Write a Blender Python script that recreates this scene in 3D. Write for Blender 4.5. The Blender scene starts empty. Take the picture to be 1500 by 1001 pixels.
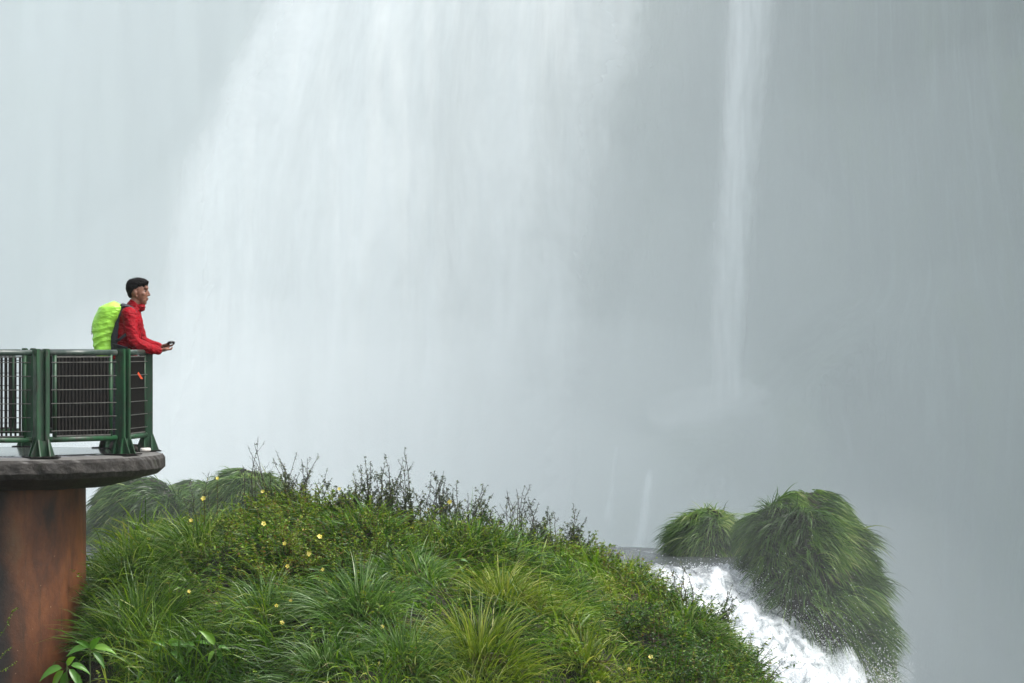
import bpy, bmesh, math, random
import numpy as np
from mathutils import Vector, Matrix
random.seed(7); R = np.random.default_rng(11)
F = 4560.0; EYE = 1.08
scn = bpy.context.scene; COL = scn.collection

def PX(px, py, D):
    "a point of the place at distance D along the view axis"
    return np.array([(px-750.0)/F*D, D, EYE-(py-500.0)/F*D])

# ---------------------------------------------------------------- helpers
def tag(o, label=None, cat=None, group=None, kind=None):
    if label: o['label'] = label
    if cat: o['category'] = cat
    if group: o['group'] = group
    if kind: o['kind'] = kind
    return o
def empty(name, loc, label, cat, group=None):
    o = bpy.data.objects.new(name, None); COL.objects.link(o); o.location = loc; o.empty_display_size = .2
    return tag(o, label, cat, group)
def link(name, me, mat, parent=None, origin=None):
    o = bpy.data.objects.new(name, me); COL.objects.link(o)
    if mat: me.materials.append(mat)
    if parent is not None:
        o.parent = parent; w = parent_world(parent); me.transform(Matrix.Translation(-w))
    elif origin is not None:
        me.transform(Matrix.Translation(-Vector(origin))); o.location = origin
    return o
def parent_world(p):
    v = Vector(p.location)
    while p.parent: p = p.parent; v += Vector(p.location)
    return v
def mesh_np(name, V, faces, attrs=None, smooth=False, uv=None):
    """faces: list of int arrays (m,k)"""
    me = bpy.data.meshes.new(name)
    V = np.asarray(V, dtype=np.float32)
    loops = np.concatenate([f.ravel() for f in faces]).astype(np.int32)
    tot = np.concatenate([np.full(len(f), f.shape[1]) for f in faces]).astype(np.int32)
    st = np.concatenate([[0], np.cumsum(tot)[:-1]]).astype(np.int32)
    me.vertices.add(len(V)); me.vertices.foreach_set('co', V.ravel())
    me.loops.add(len(loops)); me.loops.foreach_set('vertex_index', loops)
    me.polygons.add(len(tot)); me.polygons.foreach_set('loop_start', st); me.polygons.foreach_set('loop_total', tot)
    me.polygons.foreach_set('use_smooth', np.full(len(tot), smooth))
    me.update(calc_edges=True)
    for k, a in (attrs or {}).items():
        at = me.attributes.new(k, 'FLOAT', 'POINT'); at.data.foreach_set('value', np.asarray(a, dtype=np.float32))
    if uv is not None:
        u = me.uv_layers.new(name='UVMap'); u.data.foreach_set('uv', uv[loops].astype(np.float32).ravel())
    return me
def bm_mesh(name, bm, smooth=False):
    bmesh.ops.recalc_face_normals(bm, faces=bm.faces)
    me = bpy.data.meshes.new(name); bm.to_mesh(me); bm.free()
    if smooth: me.polygons.foreach_set('use_smooth', np.full(len(me.polygons), True))
    return me
def grid_faces(ny, nx):
    i = np.arange(ny*nx).reshape(ny, nx)
    return np.stack([i[:-1,:-1], i[:-1,1:], i[1:,1:], i[1:,:-1]], -1).reshape(-1, 4)
def hsh(ix, iy, s):
    n = (ix.astype(np.int64)*374761393 + iy.astype(np.int64)*668265263 + s*982451653) & 0x7fffffff
    n = ((n ^ (n >> 13))*1274126177) & 0x7fffffff
    return ((n ^ (n >> 16)) & 0xffff)/65535.0
def vnoise(x, y, s=0):
    x = np.asarray(x, float); y = np.asarray(y, float)
    ix = np.floor(x); iy = np.floor(y); fx = x-ix; fy = y-iy
    fx = fx*fx*(3-2*fx); fy = fy*fy*(3-2*fy)
    a = hsh(ix,iy,s); b = hsh(ix+1,iy,s); c = hsh(ix,iy+1,s); d = hsh(ix+1,iy+1,s)
    return (a*(1-fx)+b*fx)*(1-fy)+(c*(1-fx)+d*fx)*fy
def fbm(x, y, o=4, s=0):
    v = 0; a = .5; t = 0
    for k in range(o):
        v = v+a*vnoise(x*2**k+17.3*k, y*2**k-9.1*k, s+k); t += a; a *= .5
    return v/t*2-1
def unit(v): return v/np.maximum(np.linalg.norm(v, axis=-1, keepdims=True), 1e-9)
def rdir(n):
    return unit(R.normal(size=(n, 3)))

# ---------------------------------------------------------------- materials
def new_mat(name):
    m = bpy.data.materials.new(name); m.use_nodes = True; nt = m.node_tree; nt.nodes.clear()
    out = nt.nodes.new('ShaderNodeOutputMaterial')
    return m, nt, out
def N(nt, t, **kw):
    n = nt.nodes.new('ShaderNode'+t)
    for k, v in kw.items():
        if k in n.inputs: n.inputs[k].default_value = v
        else: setattr(n, k, v)
    return n
def ramp(nt, stops, fac):
    r = nt.nodes.new('ShaderNodeValToRGB'); e = r.color_ramp.elements
    while len(e) > 1: e.remove(e[0])
    e[0].position = stops[0][0]; c = stops[0][1]; e[0].color = (*c, 1) if len(c) == 3 else c
    for p, c in stops[1:]:
        x = e.new(p); x.color = (*c, 1)
    nt.links.new(fac, r.inputs[0]); return r
def noise(nt, scale, detail=5, rough=.55, vec=None, stretch=None, dist=0):
    n = N(nt, 'TexNoise'); n.inputs['Scale'].default_value = scale; n.inputs['Detail'].default_value = detail
    n.inputs['Roughness'].default_value = rough; n.inputs['Distortion'].default_value = dist
    if vec is None:
        vec = N(nt, 'NewGeometry').outputs['Position']
    if stretch:
        m = N(nt, 'Mapping'); m.inputs['Scale'].default_value = stretch; nt.links.new(vec, m.inputs[0]); vec = m.outputs[0]
    nt.links.new(vec, n.inputs['Vector']); return n
def mixc(nt, a, b, fac, mode='MIX'):
    m = nt.nodes.new('ShaderNodeMix'); m.data_type = 'RGBA'; m.blend_type = mode
    for sock, v in ((m.inputs[6], a), (m.inputs[7], b), (m.inputs[0], fac)):
        if hasattr(v, 'node'): nt.links.new(v, sock)
        else: sock.default_value = (*v, 1) if isinstance(v, tuple) and len(v) == 3 else v
    return m.outputs[2]
def solid(name, stops, scale=8, rough=.6, bump=.0, bscale=40, metallic=0, stretch=None, detail=6, spec=.5, bdist=.01):
    m, nt, out = new_mat(name)
    p = N(nt, 'BsdfPrincipled'); nt.links.new(p.outputs[0], out.inputs[0])
    p.inputs['Roughness'].default_value = rough; p.inputs['Metallic'].default_value = metallic
    p.inputs['Specular IOR Level'].default_value = spec
    n = noise(nt, scale, detail, stretch=stretch)
    r = ramp(nt, stops, n.outputs[0]); nt.links.new(r.outputs[0], p.inputs['Base Color'])
    if bump:
        b = N(nt, 'Bump', Strength=bump, Distance=bdist); n2 = noise(nt, bscale, 6)
        nt.links.new(n2.outputs[0], b.inputs['Height']); nt.links.new(b.outputs[0], p.inputs['Normal'])
    m['p'] = 1
    return m
def leafmat(name, stops, rough=.42, trans=.45, spec=.5, patch=None):
    "stops ramp over the per-blade tint attribute"
    m, nt, out = new_mat(name)
    at = N(nt, 'Attribute', attribute_name='tint')
    r = ramp(nt, stops, at.outputs['Fac'])
    col = r.outputs[0]
    if patch:
        n = noise(nt, patch[0], 3); rr = ramp(nt, [(.4, (0,0,0)), (.6, (1,1,1))], n.outputs[0])
        col = mixc(nt, col, patch[1], rr.outputs[0], 'MULTIPLY')
    p = N(nt, 'BsdfPrincipled', Roughness=rough); p.inputs['Specular IOR Level'].default_value = spec
    t = N(nt, 'BsdfTranslucent'); mx = N(nt, 'MixShader'); mx.inputs[0].default_value = trans
    nt.links.new(col, p.inputs['Base Color'])
    tc = mixc(nt, col, (1.0, 1.0, .45), 1.0, 'MULTIPLY'); nt.links.new(tc, t.inputs[0])
    nt.links.new(p.outputs[0], mx.inputs[1]); nt.links.new(t.outputs[0], mx.inputs[2]); nt.links.new(mx.outputs[0], out.inputs[0])
    return m

M = {}
M['grass'] = leafmat('grass_blades', [(0,(.014,.042,.004)),(.35,(.050,.130,.008)),(.6,(.135,.250,.014)),(.8,(.27,.38,.028)),(.93,(.36,.38,.08)),(1,(.48,.45,.20))], patch=(.55,(.6,.8,.7)))
M['tuft_blue'] = leafmat('tussock_blue_green', [(0,(.024,.06,.014)),(.4,(.065,.15,.032)),(.75,(.15,.28,.08)),(1,(.40,.48,.28))], rough=.35)
M['tuft_yellow'] = leafmat('tussock_yellow_green', [(0,(.035,.070,.006)),(.4,(.105,.18,.014)),(.75,(.23,.31,.030)),(1,(.45,.45,.16))])
M['tuft_dark'] = leafmat('tussock_deep_green', [(0,(.014,.042,.006)),(.4,(.045,.115,.014)),(.75,(.11,.22,.028)),(1,(.34,.42,.16))])
M['reed'] = leafmat('clump_blades', [(0,(.010,.028,.005)),(.35,(.040,.100,.016)),(.65,(.110,.220,.040)),(.85,(.22,.34,.08)),(1,(.40,.45,.20))], rough=.4)
M['forb'] = leafmat('herb_leaves', [(0,(.018,.055,.004)),(.35,(.075,.165,.008)),(.6,(.19,.31,.014)),(.8,(.24,.28,.03)),(.93,(.20,.13,.025)),(1,(.15,.055,.015))])
M['shrub'] = leafmat('small_bush_leaves', [(0,(.010,.04,.004)),(.4,(.036,.12,.010)),(.7,(.10,.22,.018)),(.9,(.22,.34,.035)),(1,(.28,.28,.05))], rough=.33)
M['dark_leaf'] = leafmat('weathered_leaves', [(0,(.012,.018,.010)),(.5,(.025,.045,.018)),(.8,(.06,.10,.025)),(1,(.16,.18,.04))], trans=.25)
M['broad'] = leafmat('broad_leaves', [(0,(.045,.14,.014)),(.5,(.10,.27,.025)),(.85,(.20,.38,.04)),(1,(.50,.50,.05))], rough=.3, trans=.4)
M['straw'] = leafmat('dead_thatch', [(0,(.02,.012,.006)),(.5,(.06,.038,.016)),(1,(.16,.11,.05))], trans=.2)
M['petal'] = leafmat('yellow_petals', [(0,(.85,.66,.08)),(1,(.95,.85,.30))], trans=.35, rough=.6)
M['stem'] = solid('dark_stem', [(.3,(.012,.010,.008)),(.7,(.045,.030,.018))], 12, .7)
M['stem_red'] = solid('reddish_stem', [(.3,(.035,.022,.010)),(.7,(.10,.055,.022))], 12, .7)
M['stem_green'] = solid('green_stem', [(.3,(.05,.10,.02)),(.7,(.09,.12,.03))], 12, .6)
M['soil'] = solid('mound_soil', [(.3,(.006,.008,.004)),(.5,(.014,.016,.007)),(.75,(.03,.026,.014))], 3, .95, .6, 14)
M['bedrock'] = solid('wet_bedrock', [(.3,(.018,.018,.016)),(.55,(.05,.048,.042)),(.75,(.035,.05,.025))], .8, .5, .8, 3, bdist=.1)
M['gorge'] = solid('gorge_floor', [(.35,(.04,.05,.04)),(.65,(.09,.10,.08))], .05, .8, .5, .5, bdist=.5)
# ---- painted steel of the railing: green with darker grime and rust specks
def steel():
    m, nt, out = new_mat('green_painted_steel'); p = N(nt, 'BsdfPrincipled'); nt.links.new(p.outputs[0], out.inputs[0])
    a = ramp(nt, [(.3,(.004,.026,.011)),(.55,(.008,.058,.020)),(.75,(.016,.095,.024))], noise(nt, 5, 6, .65, stretch=(1,1,.35)).outputs[0]).outputs[0]
    g = ramp(nt, [(.50,(0,0,0)),(.66,(1,1,1))], noise(nt, 16, 8, .7, stretch=(1,1,.3)).outputs[0]).outputs[0]
    b = mixc(nt, a, (.020,.018,.012), g)
    h = ramp(nt, [(.66,(0,0,0)),(.74,(1,1,1))], noise(nt, 38, 5, .6).outputs[0]).outputs[0]
    c = mixc(nt, b, (.10,.075,.05), h); nt.links.new(c, p.inputs['Base Color'])
    rr = ramp(nt, [(.3,(.36,)*3),(.7,(.65,)*3)], noise(nt, 9, 4).outputs[0]); nt.links.new(rr.outputs[0], p.inputs['Roughness'])
    bp = N(nt, 'Bump', Strength=.35, Distance=.004); nt.links.new(noise(nt, 60, 5).outputs[0], bp.inputs['Height']); nt.links.new(bp.outputs[0], p.inputs['Normal'])
    return m
M['steel'] = steel()
M['rail'] = solid('weathered_handrail', [(.3,(.014,.030,.022)),(.5,(.035,.055,.045)),(.75,(.10,.11,.095))], 9, .32, .4, 50, bdist=.004)
M['bar'] = solid('black_grate_bar', [(.3,(.003,.0025,.002)),(.6,(.007,.0055,.004)),(.8,(.016,.012,.008))], 14, .6, spec=.2)
M['wire'] = solid('grey_wire', [(.3,(.035,.034,.03)),(.7,(.10,.10,.09))], 14, .5)
# ---- concrete slab, wet and lichen-dark
def concrete():
    m, nt, out = new_mat('wet_concrete'); p = N(nt, 'BsdfPrincipled', Roughness=.6); nt.links.new(p.outputs[0], out.inputs[0])
    a = ramp(nt, [(.3,(.012,.010,.009)),(.5,(.028,.024,.020)),(.72,(.07,.062,.054))], noise(nt, 7, 9, .75).outputs[0]).outputs[0]
    sp = ramp(nt, [(.62,(0,0,0)),(.70,(1,1,1))], noise(nt, 46, 6, .7).outputs[0]).outputs[0]
    b = mixc(nt, a, (.13,.12,.105), sp)
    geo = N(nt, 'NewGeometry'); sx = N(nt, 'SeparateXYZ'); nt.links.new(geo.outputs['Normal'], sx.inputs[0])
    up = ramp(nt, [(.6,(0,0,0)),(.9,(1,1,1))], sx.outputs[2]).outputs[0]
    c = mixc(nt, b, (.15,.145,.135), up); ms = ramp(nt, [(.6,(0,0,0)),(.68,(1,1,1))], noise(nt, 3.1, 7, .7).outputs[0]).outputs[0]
    c = mixc(nt, c, (.035,.045,.015), ms); nt.links.new(c, p.inputs['Base Color'])
    bp = N(nt, 'Bump', Strength=1, Distance=.03); nt.links.new(noise(nt, 24, 9, .78).outputs[0], bp.inputs['Height']); nt.links.new(bp.outputs[0], p.inputs['Normal'])
    return m
M['concrete'] = concrete()
M['wet_floor'] = solid('rain_wet_floor', [(.35,(.05,.05,.05)),(.65,(.12,.12,.115))], 3, .09, .15, 3, bdist=.002)
def pier_mat():
    m, nt, out = new_mat('rust_stained_pier'); p = N(nt, 'BsdfPrincipled', Roughness=.62); nt.links.new(p.outputs[0], out.inputs[0])
    a = ramp(nt, [(.30,(.025,.012,.006)),(.44,(.095,.032,.011)),(.60,(.18,.062,.018)),(.76,(.19,.10,.04))], noise(nt, 2.6, 8, .62, stretch=(1,1,.45)).outputs[0]).outputs[0]
    st = ramp(nt, [(.52,(0,0,0)),(.68,(1,1,1))], noise(nt, 6, 7, .7, stretch=(1,1,.10)).outputs[0]).outputs[0]
    b = mixc(nt, a, (.045,.024,.010), st)
    # shade on the side away from the river, painted dark with a ragged edge
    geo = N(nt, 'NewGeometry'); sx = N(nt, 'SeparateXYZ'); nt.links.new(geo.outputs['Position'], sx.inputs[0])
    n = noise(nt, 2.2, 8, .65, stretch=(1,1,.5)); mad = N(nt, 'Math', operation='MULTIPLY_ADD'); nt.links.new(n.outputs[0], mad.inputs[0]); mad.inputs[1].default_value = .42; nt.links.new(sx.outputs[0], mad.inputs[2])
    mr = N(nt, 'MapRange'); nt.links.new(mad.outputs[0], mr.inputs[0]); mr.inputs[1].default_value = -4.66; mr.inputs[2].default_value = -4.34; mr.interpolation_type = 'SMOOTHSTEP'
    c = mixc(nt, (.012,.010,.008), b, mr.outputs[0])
    sp = ramp(nt, [(.70,(0,0,0)),(.76,(1,1,1))], noise(nt, 24, 5, .6).outputs[0]).outputs[0]
    c = mixc(nt, c, (.40,.25,.14), sp)
    nt.links.new(c, p.inputs['Base Color'])
    bp = N(nt, 'Bump', Strength=.6, Distance=.012); nt.links.new(noise(nt, 18, 9, .7).outputs[0], bp.inputs['Height']); nt.links.new(bp.outputs[0], p.inputs['Normal'])
    return m
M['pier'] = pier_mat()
# ---- water
def river_mat():
    m, nt, out = new_mat('river_water'); p = N(nt, 'BsdfPrincipled', Roughness=.22, IOR=1.33); nt.links.new(p.outputs[0], out.inputs[0])
    f = noise(nt, 3.0, 8, .68, stretch=(1,.55,1), dist=.6)
    at = N(nt, 'Attribute', attribute_name='foam')
    ad = N(nt, 'Math', operation='ADD'); nt.links.new(f.outputs[0], ad.inputs[0]); nt.links.new(at.outputs['Fac'], ad.inputs[1])
    r = ramp(nt, [(.50,(0,0,0)),(.78,(1,1,1))], ad.outputs[0])
    c = mixc(nt, (.045,.052,.054), mixc(nt, (.19,.22,.23), (.68,.71,.73), ramp(nt, [(.38,(0,0,0)),(.58,(1,1,1))], noise(nt, 5, 8, .7, stretch=(1,.6,1), dist=1).outputs[0]).outputs[0]), r.outputs[0]); nt.links.new(c, p.inputs['Base Color'])
    rr = ramp(nt, [(0,(.18,)*3),(1,(.75,)*3)], r.outputs[0]); nt.links.new(rr.outputs[0], p.inputs['Roughness'])
    bp = N(nt, 'Bump', Strength=.8, Distance=.05); nt.links.new(noise(nt, 7, 7, .65, stretch=(1,.6,1)).outputs[0], bp.inputs['Height']); nt.links.new(bp.outputs[0], p.inputs['Normal'])
    return m
M['river'] = river_mat()
def white_mat(name, col=(.9,.93,.93)):
    m, nt, out = new_mat(name); p = N(nt, 'BsdfPrincipled', Roughness=.6); p.inputs['Base Color'].default_value = (*col, 1)
    t = N(nt, 'BsdfTranslucent'); t.inputs[0].default_value = (*col, 1)
    mx = N(nt, 'MixShader'); mx.inputs[0].default_value = .35; nt.links.new(p.outputs[0], mx.inputs[1]); nt.links.new(t.outputs[0], mx.inputs[2]); nt.links.new(mx.outputs[0], out.inputs[0])
    return m
M['drops'] = white_mat('spray_drops')
def fall_mat(name, dens=.5, sx=.35, edge=.25, top=.0, bot=.15, white=(.88,.92,.93), seed=0., gain=2.2, sz=.05, span=25.):
    "falling water: white, streaked, thinning out to spray at its edges (uv: u across, v down)"
    m, nt, out = new_mat(name)
    d = N(nt, 'BsdfDiffuse'); t = N(nt, 'BsdfTranslucent'); a = N(nt, 'MixShader'); a.inputs[0].default_value = .3
    tr = N(nt, 'BsdfTransparent'); o = N(nt, 'MixShader')
    geo = N(nt, 'NewGeometry'); mp = N(nt, 'Mapping'); mp.inputs['Location'].default_value = (seed, 0, seed*1.7); nt.links.new(geo.outputs['Position'], mp.inputs[0])
    uv0 = N(nt, 'UVMap'); s0 = N(nt, 'SeparateXYZ'); nt.links.new(uv0.outputs[0], s0.inputs[0]); g0 = N(nt, 'SeparateXYZ'); nt.links.new(mp.outputs[0], g0.inputs[0])
    uw = N(nt, 'Math', operation='MULTIPLY'); nt.links.new(s0.outputs[0], uw.inputs[0]); uw.inputs[1].default_value = span*.4
    ux = N(nt, 'Math', operation='MULTIPLY_ADD'); nt.links.new(g0.outputs[0], ux.inputs[0]); ux.inputs[1].default_value = .6; nt.links.new(uw.outputs[0], ux.inputs[2])
    cb = N(nt, 'CombineXYZ'); nt.links.new(ux.outputs[0], cb.inputs[0]); nt.links.new(g0.outputs[2], cb.inputs[2]); cb.inputs[1].default_value = seed
    s1 = noise(nt, 1, 6, .58, vec=cb.outputs[0], stretch=(sx, 1, sz), dist=.35)
    s2 = noise(nt, 1, 5, .6, vec=mp.outputs[0], stretch=(sx*.28, sx*.2, .09), dist=.8)
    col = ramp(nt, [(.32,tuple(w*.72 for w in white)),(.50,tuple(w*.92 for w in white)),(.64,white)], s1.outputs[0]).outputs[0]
    nt.links.new(col, d.inputs[0]); nt.links.new(col, t.inputs[0])
    uv = N(nt, 'UVMap'); sp = N(nt, 'SeparateXYZ'); nt.links.new(uv.outputs[0], sp.inputs[0])
    def sm(sock, a0, a1):
        r = N(nt, 'MapRange'); r.interpolation_type = 'SMOOTHERSTEP'; nt.links.new(sock, r.inputs[0]); r.inputs[1].default_value = a0; r.inputs[2].default_value = a1; return r.outputs[0]
    def op(o_, x, y):
        q = N(nt, 'Math', operation=o_)
        for i, v in enumerate((x, y)):
            if hasattr(v, 'node'): nt.links.new(v, q.inputs[i])
            else: q.inputs[i].default_value = v
        return q.outputs[0]
    warp = op('MULTIPLY', op('SUBTRACT', s2.outputs[0], .5), edge*1.3)
    u = op('ADD', sp.outputs[0], warp)
    e = op('MULTIPLY', sm(u, 0.02, edge), sm(u, .98, 1-edge))
    v = op('ADD', sp.outputs[1], op('MULTIPLY', op('SUBTRACT', s2.outputs[0], .5), bot))
    e = op('MULTIPLY', e, sm(v, 1.0, 1-bot-.001))
    if top: e = op('MULTIPLY', e, sm(v, 0, top))
    e = op('MULTIPLY', e, sm(sp.outputs[0], 0, .04)); e = op('MULTIPLY', e, sm(sp.outputs[0], 1, .96)); e = op('MULTIPLY', e, sm(sp.outputs[1], 1, .97))
    k = op('MULTIPLY', op('ADD', op('SUBTRACT', s1.outputs[0], .5), dens/gain), gain); kk = N(nt, 'Math', operation='MAXIMUM'); nt.links.new(k, kk.inputs[0]); kk.use_clamp = True
    al = op('MULTIPLY', e, kk.outputs[0])
    nt.links.new(d.outputs[0], a.inputs[1]); nt.links.new(t.outputs[0], a.inputs[2])
    nt.links.new(al, o.inputs[0]); nt.links.new(tr.outputs[0], o.inputs[1]); nt.links.new(a.outputs[0], o.inputs[2]); nt.links.new(o.outputs[0], out.inputs[0])
    return m
def cliff_mat():
    m, nt, out = new_mat('wet_basalt_cliff'); p = N(nt, 'BsdfPrincipled', Roughness=.55); nt.links.new(p.outputs[0], out.inputs[0])
    a = ramp(nt, [(.3,(.022,.036,.030)),(.5,(.050,.074,.062)),(.7,(.095,.13,.10))], noise(nt, .22, 8, .62, stretch=(1,1,.35)).outputs[0]).outputs[0]
    w = ramp(nt, [(.52,(0,0,0)),(.70,(1,1,1))], noise(nt, .9, 6, .6, stretch=(1,1,.25)).outputs[0]).outputs[0]
    b = mixc(nt, a, (.14,.18,.165), w)
    mo = ramp(nt, [(.5,(0,0,0)),(.64,(1,1,1))], noise(nt, .16, 6, .65).outputs[0]).outputs[0]
    c = mixc(nt, b, (.055,.095,.035), mo); nt.links.new(c, p.inputs['Base Color'])
    bp = N(nt, 'Bump', Strength=1, Distance=.6); nt.links.new(noise(nt, .8, 8, .65, stretch=(1,1,.4)).outputs[0], bp.inputs['Height']); nt.links.new(bp.outputs[0], p.inputs['Normal'])
    return m
M['cliff'] = cliff_mat()
def vol_mat(name, dens, col=(.93,.97,.98), aniso=.0):
    m, nt, out = new_mat(name); v = N(nt, 'VolumePrincipled'); v.inputs['Density'].default_value = dens; v.inputs['Color'].default_value = (*col, 1)
    v.inputs['Anisotropy'].default_value = aniso; v.inputs['Density Attribute'].default_value = ''
    nt.links.new(v.outputs[0], out.inputs['Volume']); m.cycles.homogeneous_volume = True; return m
# ---- clothing and things
def fabric(name, c, rough=.6, wr=.5, ws=18, var=.25, sheen=0, spec=.4):
    m, nt, out = new_mat(name); p = N(nt, 'BsdfPrincipled', Roughness=rough); nt.links.new(p.outputs[0], out.inputs[0]); p.inputs['Specular IOR Level'].default_value = spec
    r = ramp(nt, [(.3,tuple(x*(1-var) for x in c)),(.7,tuple(min(1,x*(1+var)) for x in c))], noise(nt, 9, 4).outputs[0]); nt.links.new(r.outputs[0], p.inputs['Base Color'])
    bp = N(nt, 'Bump', Strength=wr, Distance=.02); nt.links.new(noise(nt, ws, 3, .5, stretch=(.6,1,1.5), dist=.7).outputs[0], bp.inputs['Height']); nt.links.new(bp.outputs[0], p.inputs['Normal'])
    return m
M['jacket'] = fabric('red_rain_jacket', (.25,.003,.009), .6, 1., 22, var=.4, spec=.12)
M['cover'] = fabric('neon_rain_cover', (.38,.80,.08), .38, .8, 16, .08)
M['pants'] = fabric('dark_trousers', (.02,.021,.026), .7)
M['pack'] = fabric('dark_grey_webbing', (.03,.032,.04), .7, .3)
M['shoe'] = fabric('dark_boot', (.03,.022,.016), .6, .2)
M['skin'] = solid('skin', [(.3,(.15,.062,.036)),(.7,(.23,.10,.060))], 20, .5)
M['hair'] = solid('black_hair', [(.3,(.003,.003,.003)),(.7,(.010,.009,.009))], 60, .75, .8, 90, spec=.12, bdist=.008)
M['phone'] = solid('black_phone', [(.3,(.006,.006,.007)),(.7,(.012,.012,.013))], 5, .2)
M['eye'] = solid('dark_eye', [(.3,(.01,.006,.005)),(.7,(.02,.012,.01))], 5, .15)
M['orange'] = fabric('orange_ribbon', (.85,.10,.02), .6, .2, var=.1)
M['purple'] = fabric('purple_cord', (.10,.04,.22), .6, .2)
M['logo'] = solid('dark_print', [(.3,(.02,.03,.04)),(.7,(.03,.04,.05))], 5, .5)
M['white_plastic'] = solid('dirty_white_pipe', [(.35,(.45,.42,.38)),(.65,(.72,.70,.66))], 22, .45)
M['moss'] = leafmat('moss_leaves', [(0,(.04,.06,.01)),(1,(.20,.22,.03))])

# ================================================================ camera, sky, sun
cam = bpy.data.cameras.new('camera'); cam.lens = 36*F/1500; cam.sensor_width = 36; cam.clip_end = 8000; cam.clip_start = .1
co = bpy.data.objects.new('camera', cam); COL.objects.link(co); co.location = (0, 0, EYE); co.rotation_euler = (math.radians(90), 0, 0); scn.camera = co
SUN_AZ, SUN_EL = math.radians(98), math.radians(52)     # azimuth clockwise from +Y: veiled sun to the right, a little behind the viewer
w = bpy.data.worlds.new('World'); scn.world = w; w.use_nodes = True; nt = w.node_tree
bg = nt.nodes['Background']; sk = nt.nodes.new('ShaderNodeTexSky'); sk.sky_type = 'NISHITA'; sk.sun_disc = False
sk.sun_elevation = SUN_EL; sk.sun_rotation = SUN_AZ; sk.dust_density = 3; sk.air_density = 1.2
hs_ = N(nt, 'HueSaturation'); hs_.inputs['Saturation'].default_value = .30; nt.links.new(sk.outputs[0], hs_.inputs['Color']); nt.links.new(hs_.outputs[0], bg.inputs[0]); bg.inputs[1].default_value = .15
sl = bpy.data.lights.new('sun', 'SUN'); sl.energy = 1.5; sl.angle = math.radians(25); sl.color = (1, .97, .92)
so = bpy.data.objects.new('sun', sl); COL.objects.link(so)
sd = Vector((math.sin(SUN_AZ)*math.cos(SUN_EL), math.cos(SUN_AZ)*math.cos(SUN_EL), math.sin(SUN_EL)))
so.rotation_euler = sd.to_track_quat('Z', 'Y').to_euler(); so.location = (20, 10, 40)
scn.view_settings.view_transform = 'Standard'; scn.view_settings.look = 'None'; scn.view_settings.gamma = 1; scn.view_settings.exposure = 1.14
scn.render.engine = 'CYCLES'; cy = scn.cycles
cy.use_denoising = True; cy.max_bounces = 10; cy.diffuse_bounces = 3; cy.glossy_bounces = 2; cy.transmission_bounces = 4
cy.transparent_max_bounces = 24; cy.volume_bounces = 6; cy.sample_clamp_indirect = 6

# ================================================================ terrain
zt = lambda px, py, D: EYE-(py-500)/F*D
CRX = np.array([-40,-12,-6.3,-4.42,-4.20,-3.9,-3.4,-2.9,-2.4,-1.9,-1.3,-.7,0,.6,1.2,1.7,2.05,2.38,2.67,3.0,3.5,4.6,7])
CRZ = np.array([-3.2,-3.2,-3.1,-2.9,-1.45,-1.20,-1.0,-.86,-.76,-.74,-.80,-.95,-1.13,-1.35,-1.54,-1.76,-1.98,-2.25,-2.8,-3.6,-4.6,-6,-8])
def mound(X, Y):
    yc = 31+.35*np.sin(X*1.3)
    zc = np.interp(X, CRX, CRZ)
    d = yc-Y
    zc = np.interp(np.where(X < -1, X*np.where(d > 0, 31/np.maximum(Y, 20), 1), X), CRX, CRZ)
    front = zc-.10*d-.085*d*d
    front = np.maximum(front, zc-6)
    back = zc+.05*d-.035*d*d
    z = np.where(d > 0, front, back)
    return z+.24*fbm(X*1.5, Y*1.5, 4, 3)+.20*fbm(X*.5, Y*.6, 2, 9)
def brink(X): return np.interp(X, [-60,-9,-4,0,3,6.5], [66,58.5,56,53,50.2,49.5])
def river_z(X, Y):
    "level of the water: a flat reach, then a chute that drops towards the right and the front"
    s = (X-2.75)*.66-(Y-46.6)*.75+.5*(vnoise(X*.7, Y*.7, 5)-.5)
    d = np.maximum(s, 0)*np.clip((X-.6)/1.6, 0, 1)
    return -2.30-(.42*d+.10*d*d)*np.clip(d/.7, 0, 1)
def terrain(X, Y):
    base = np.interp(Y, [-70,-20,-4,5,9,14,22,70], [26,9,-.4,-.6,-2.2,-5.0,-6,-6])+.3*fbm(X*.4, Y*.4, 3, 4)
    left = np.clip((-X-9)/14, 0, 1)*np.interp(Y, [0,20,34,40], [9,5,1.5,0])
    bed = np.where(Y > 34, river_z(X, Y)-.35-np.clip((38-Y)/4, 0, 1)*1.2, -9)
    z = np.maximum(np.maximum(mound(X, Y), base+left), bed)
    return z
xs = np.unique(np.round(np.concatenate([np.arange(-60,-12,1.5), np.arange(-12,-6,.4), np.arange(-6,5.7,.12)]), 3))
ys = np.unique(np.round(np.concatenate([np.arange(-70,20,1.6), np.arange(20,24,.5), np.arange(24,36,.12), np.arange(36,60,.35), np.arange(60,67,1)]), 3))
XX, YY = np.meshgrid(xs, ys)
YB = np.minimum(YY, brink(XX)); ZZ = terrain(XX, YB)
n = XX.shape
V = [np.stack([XX, YB, ZZ], -1).reshape(-1, 3)]; Fs = [grid_faces(*n)]
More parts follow.
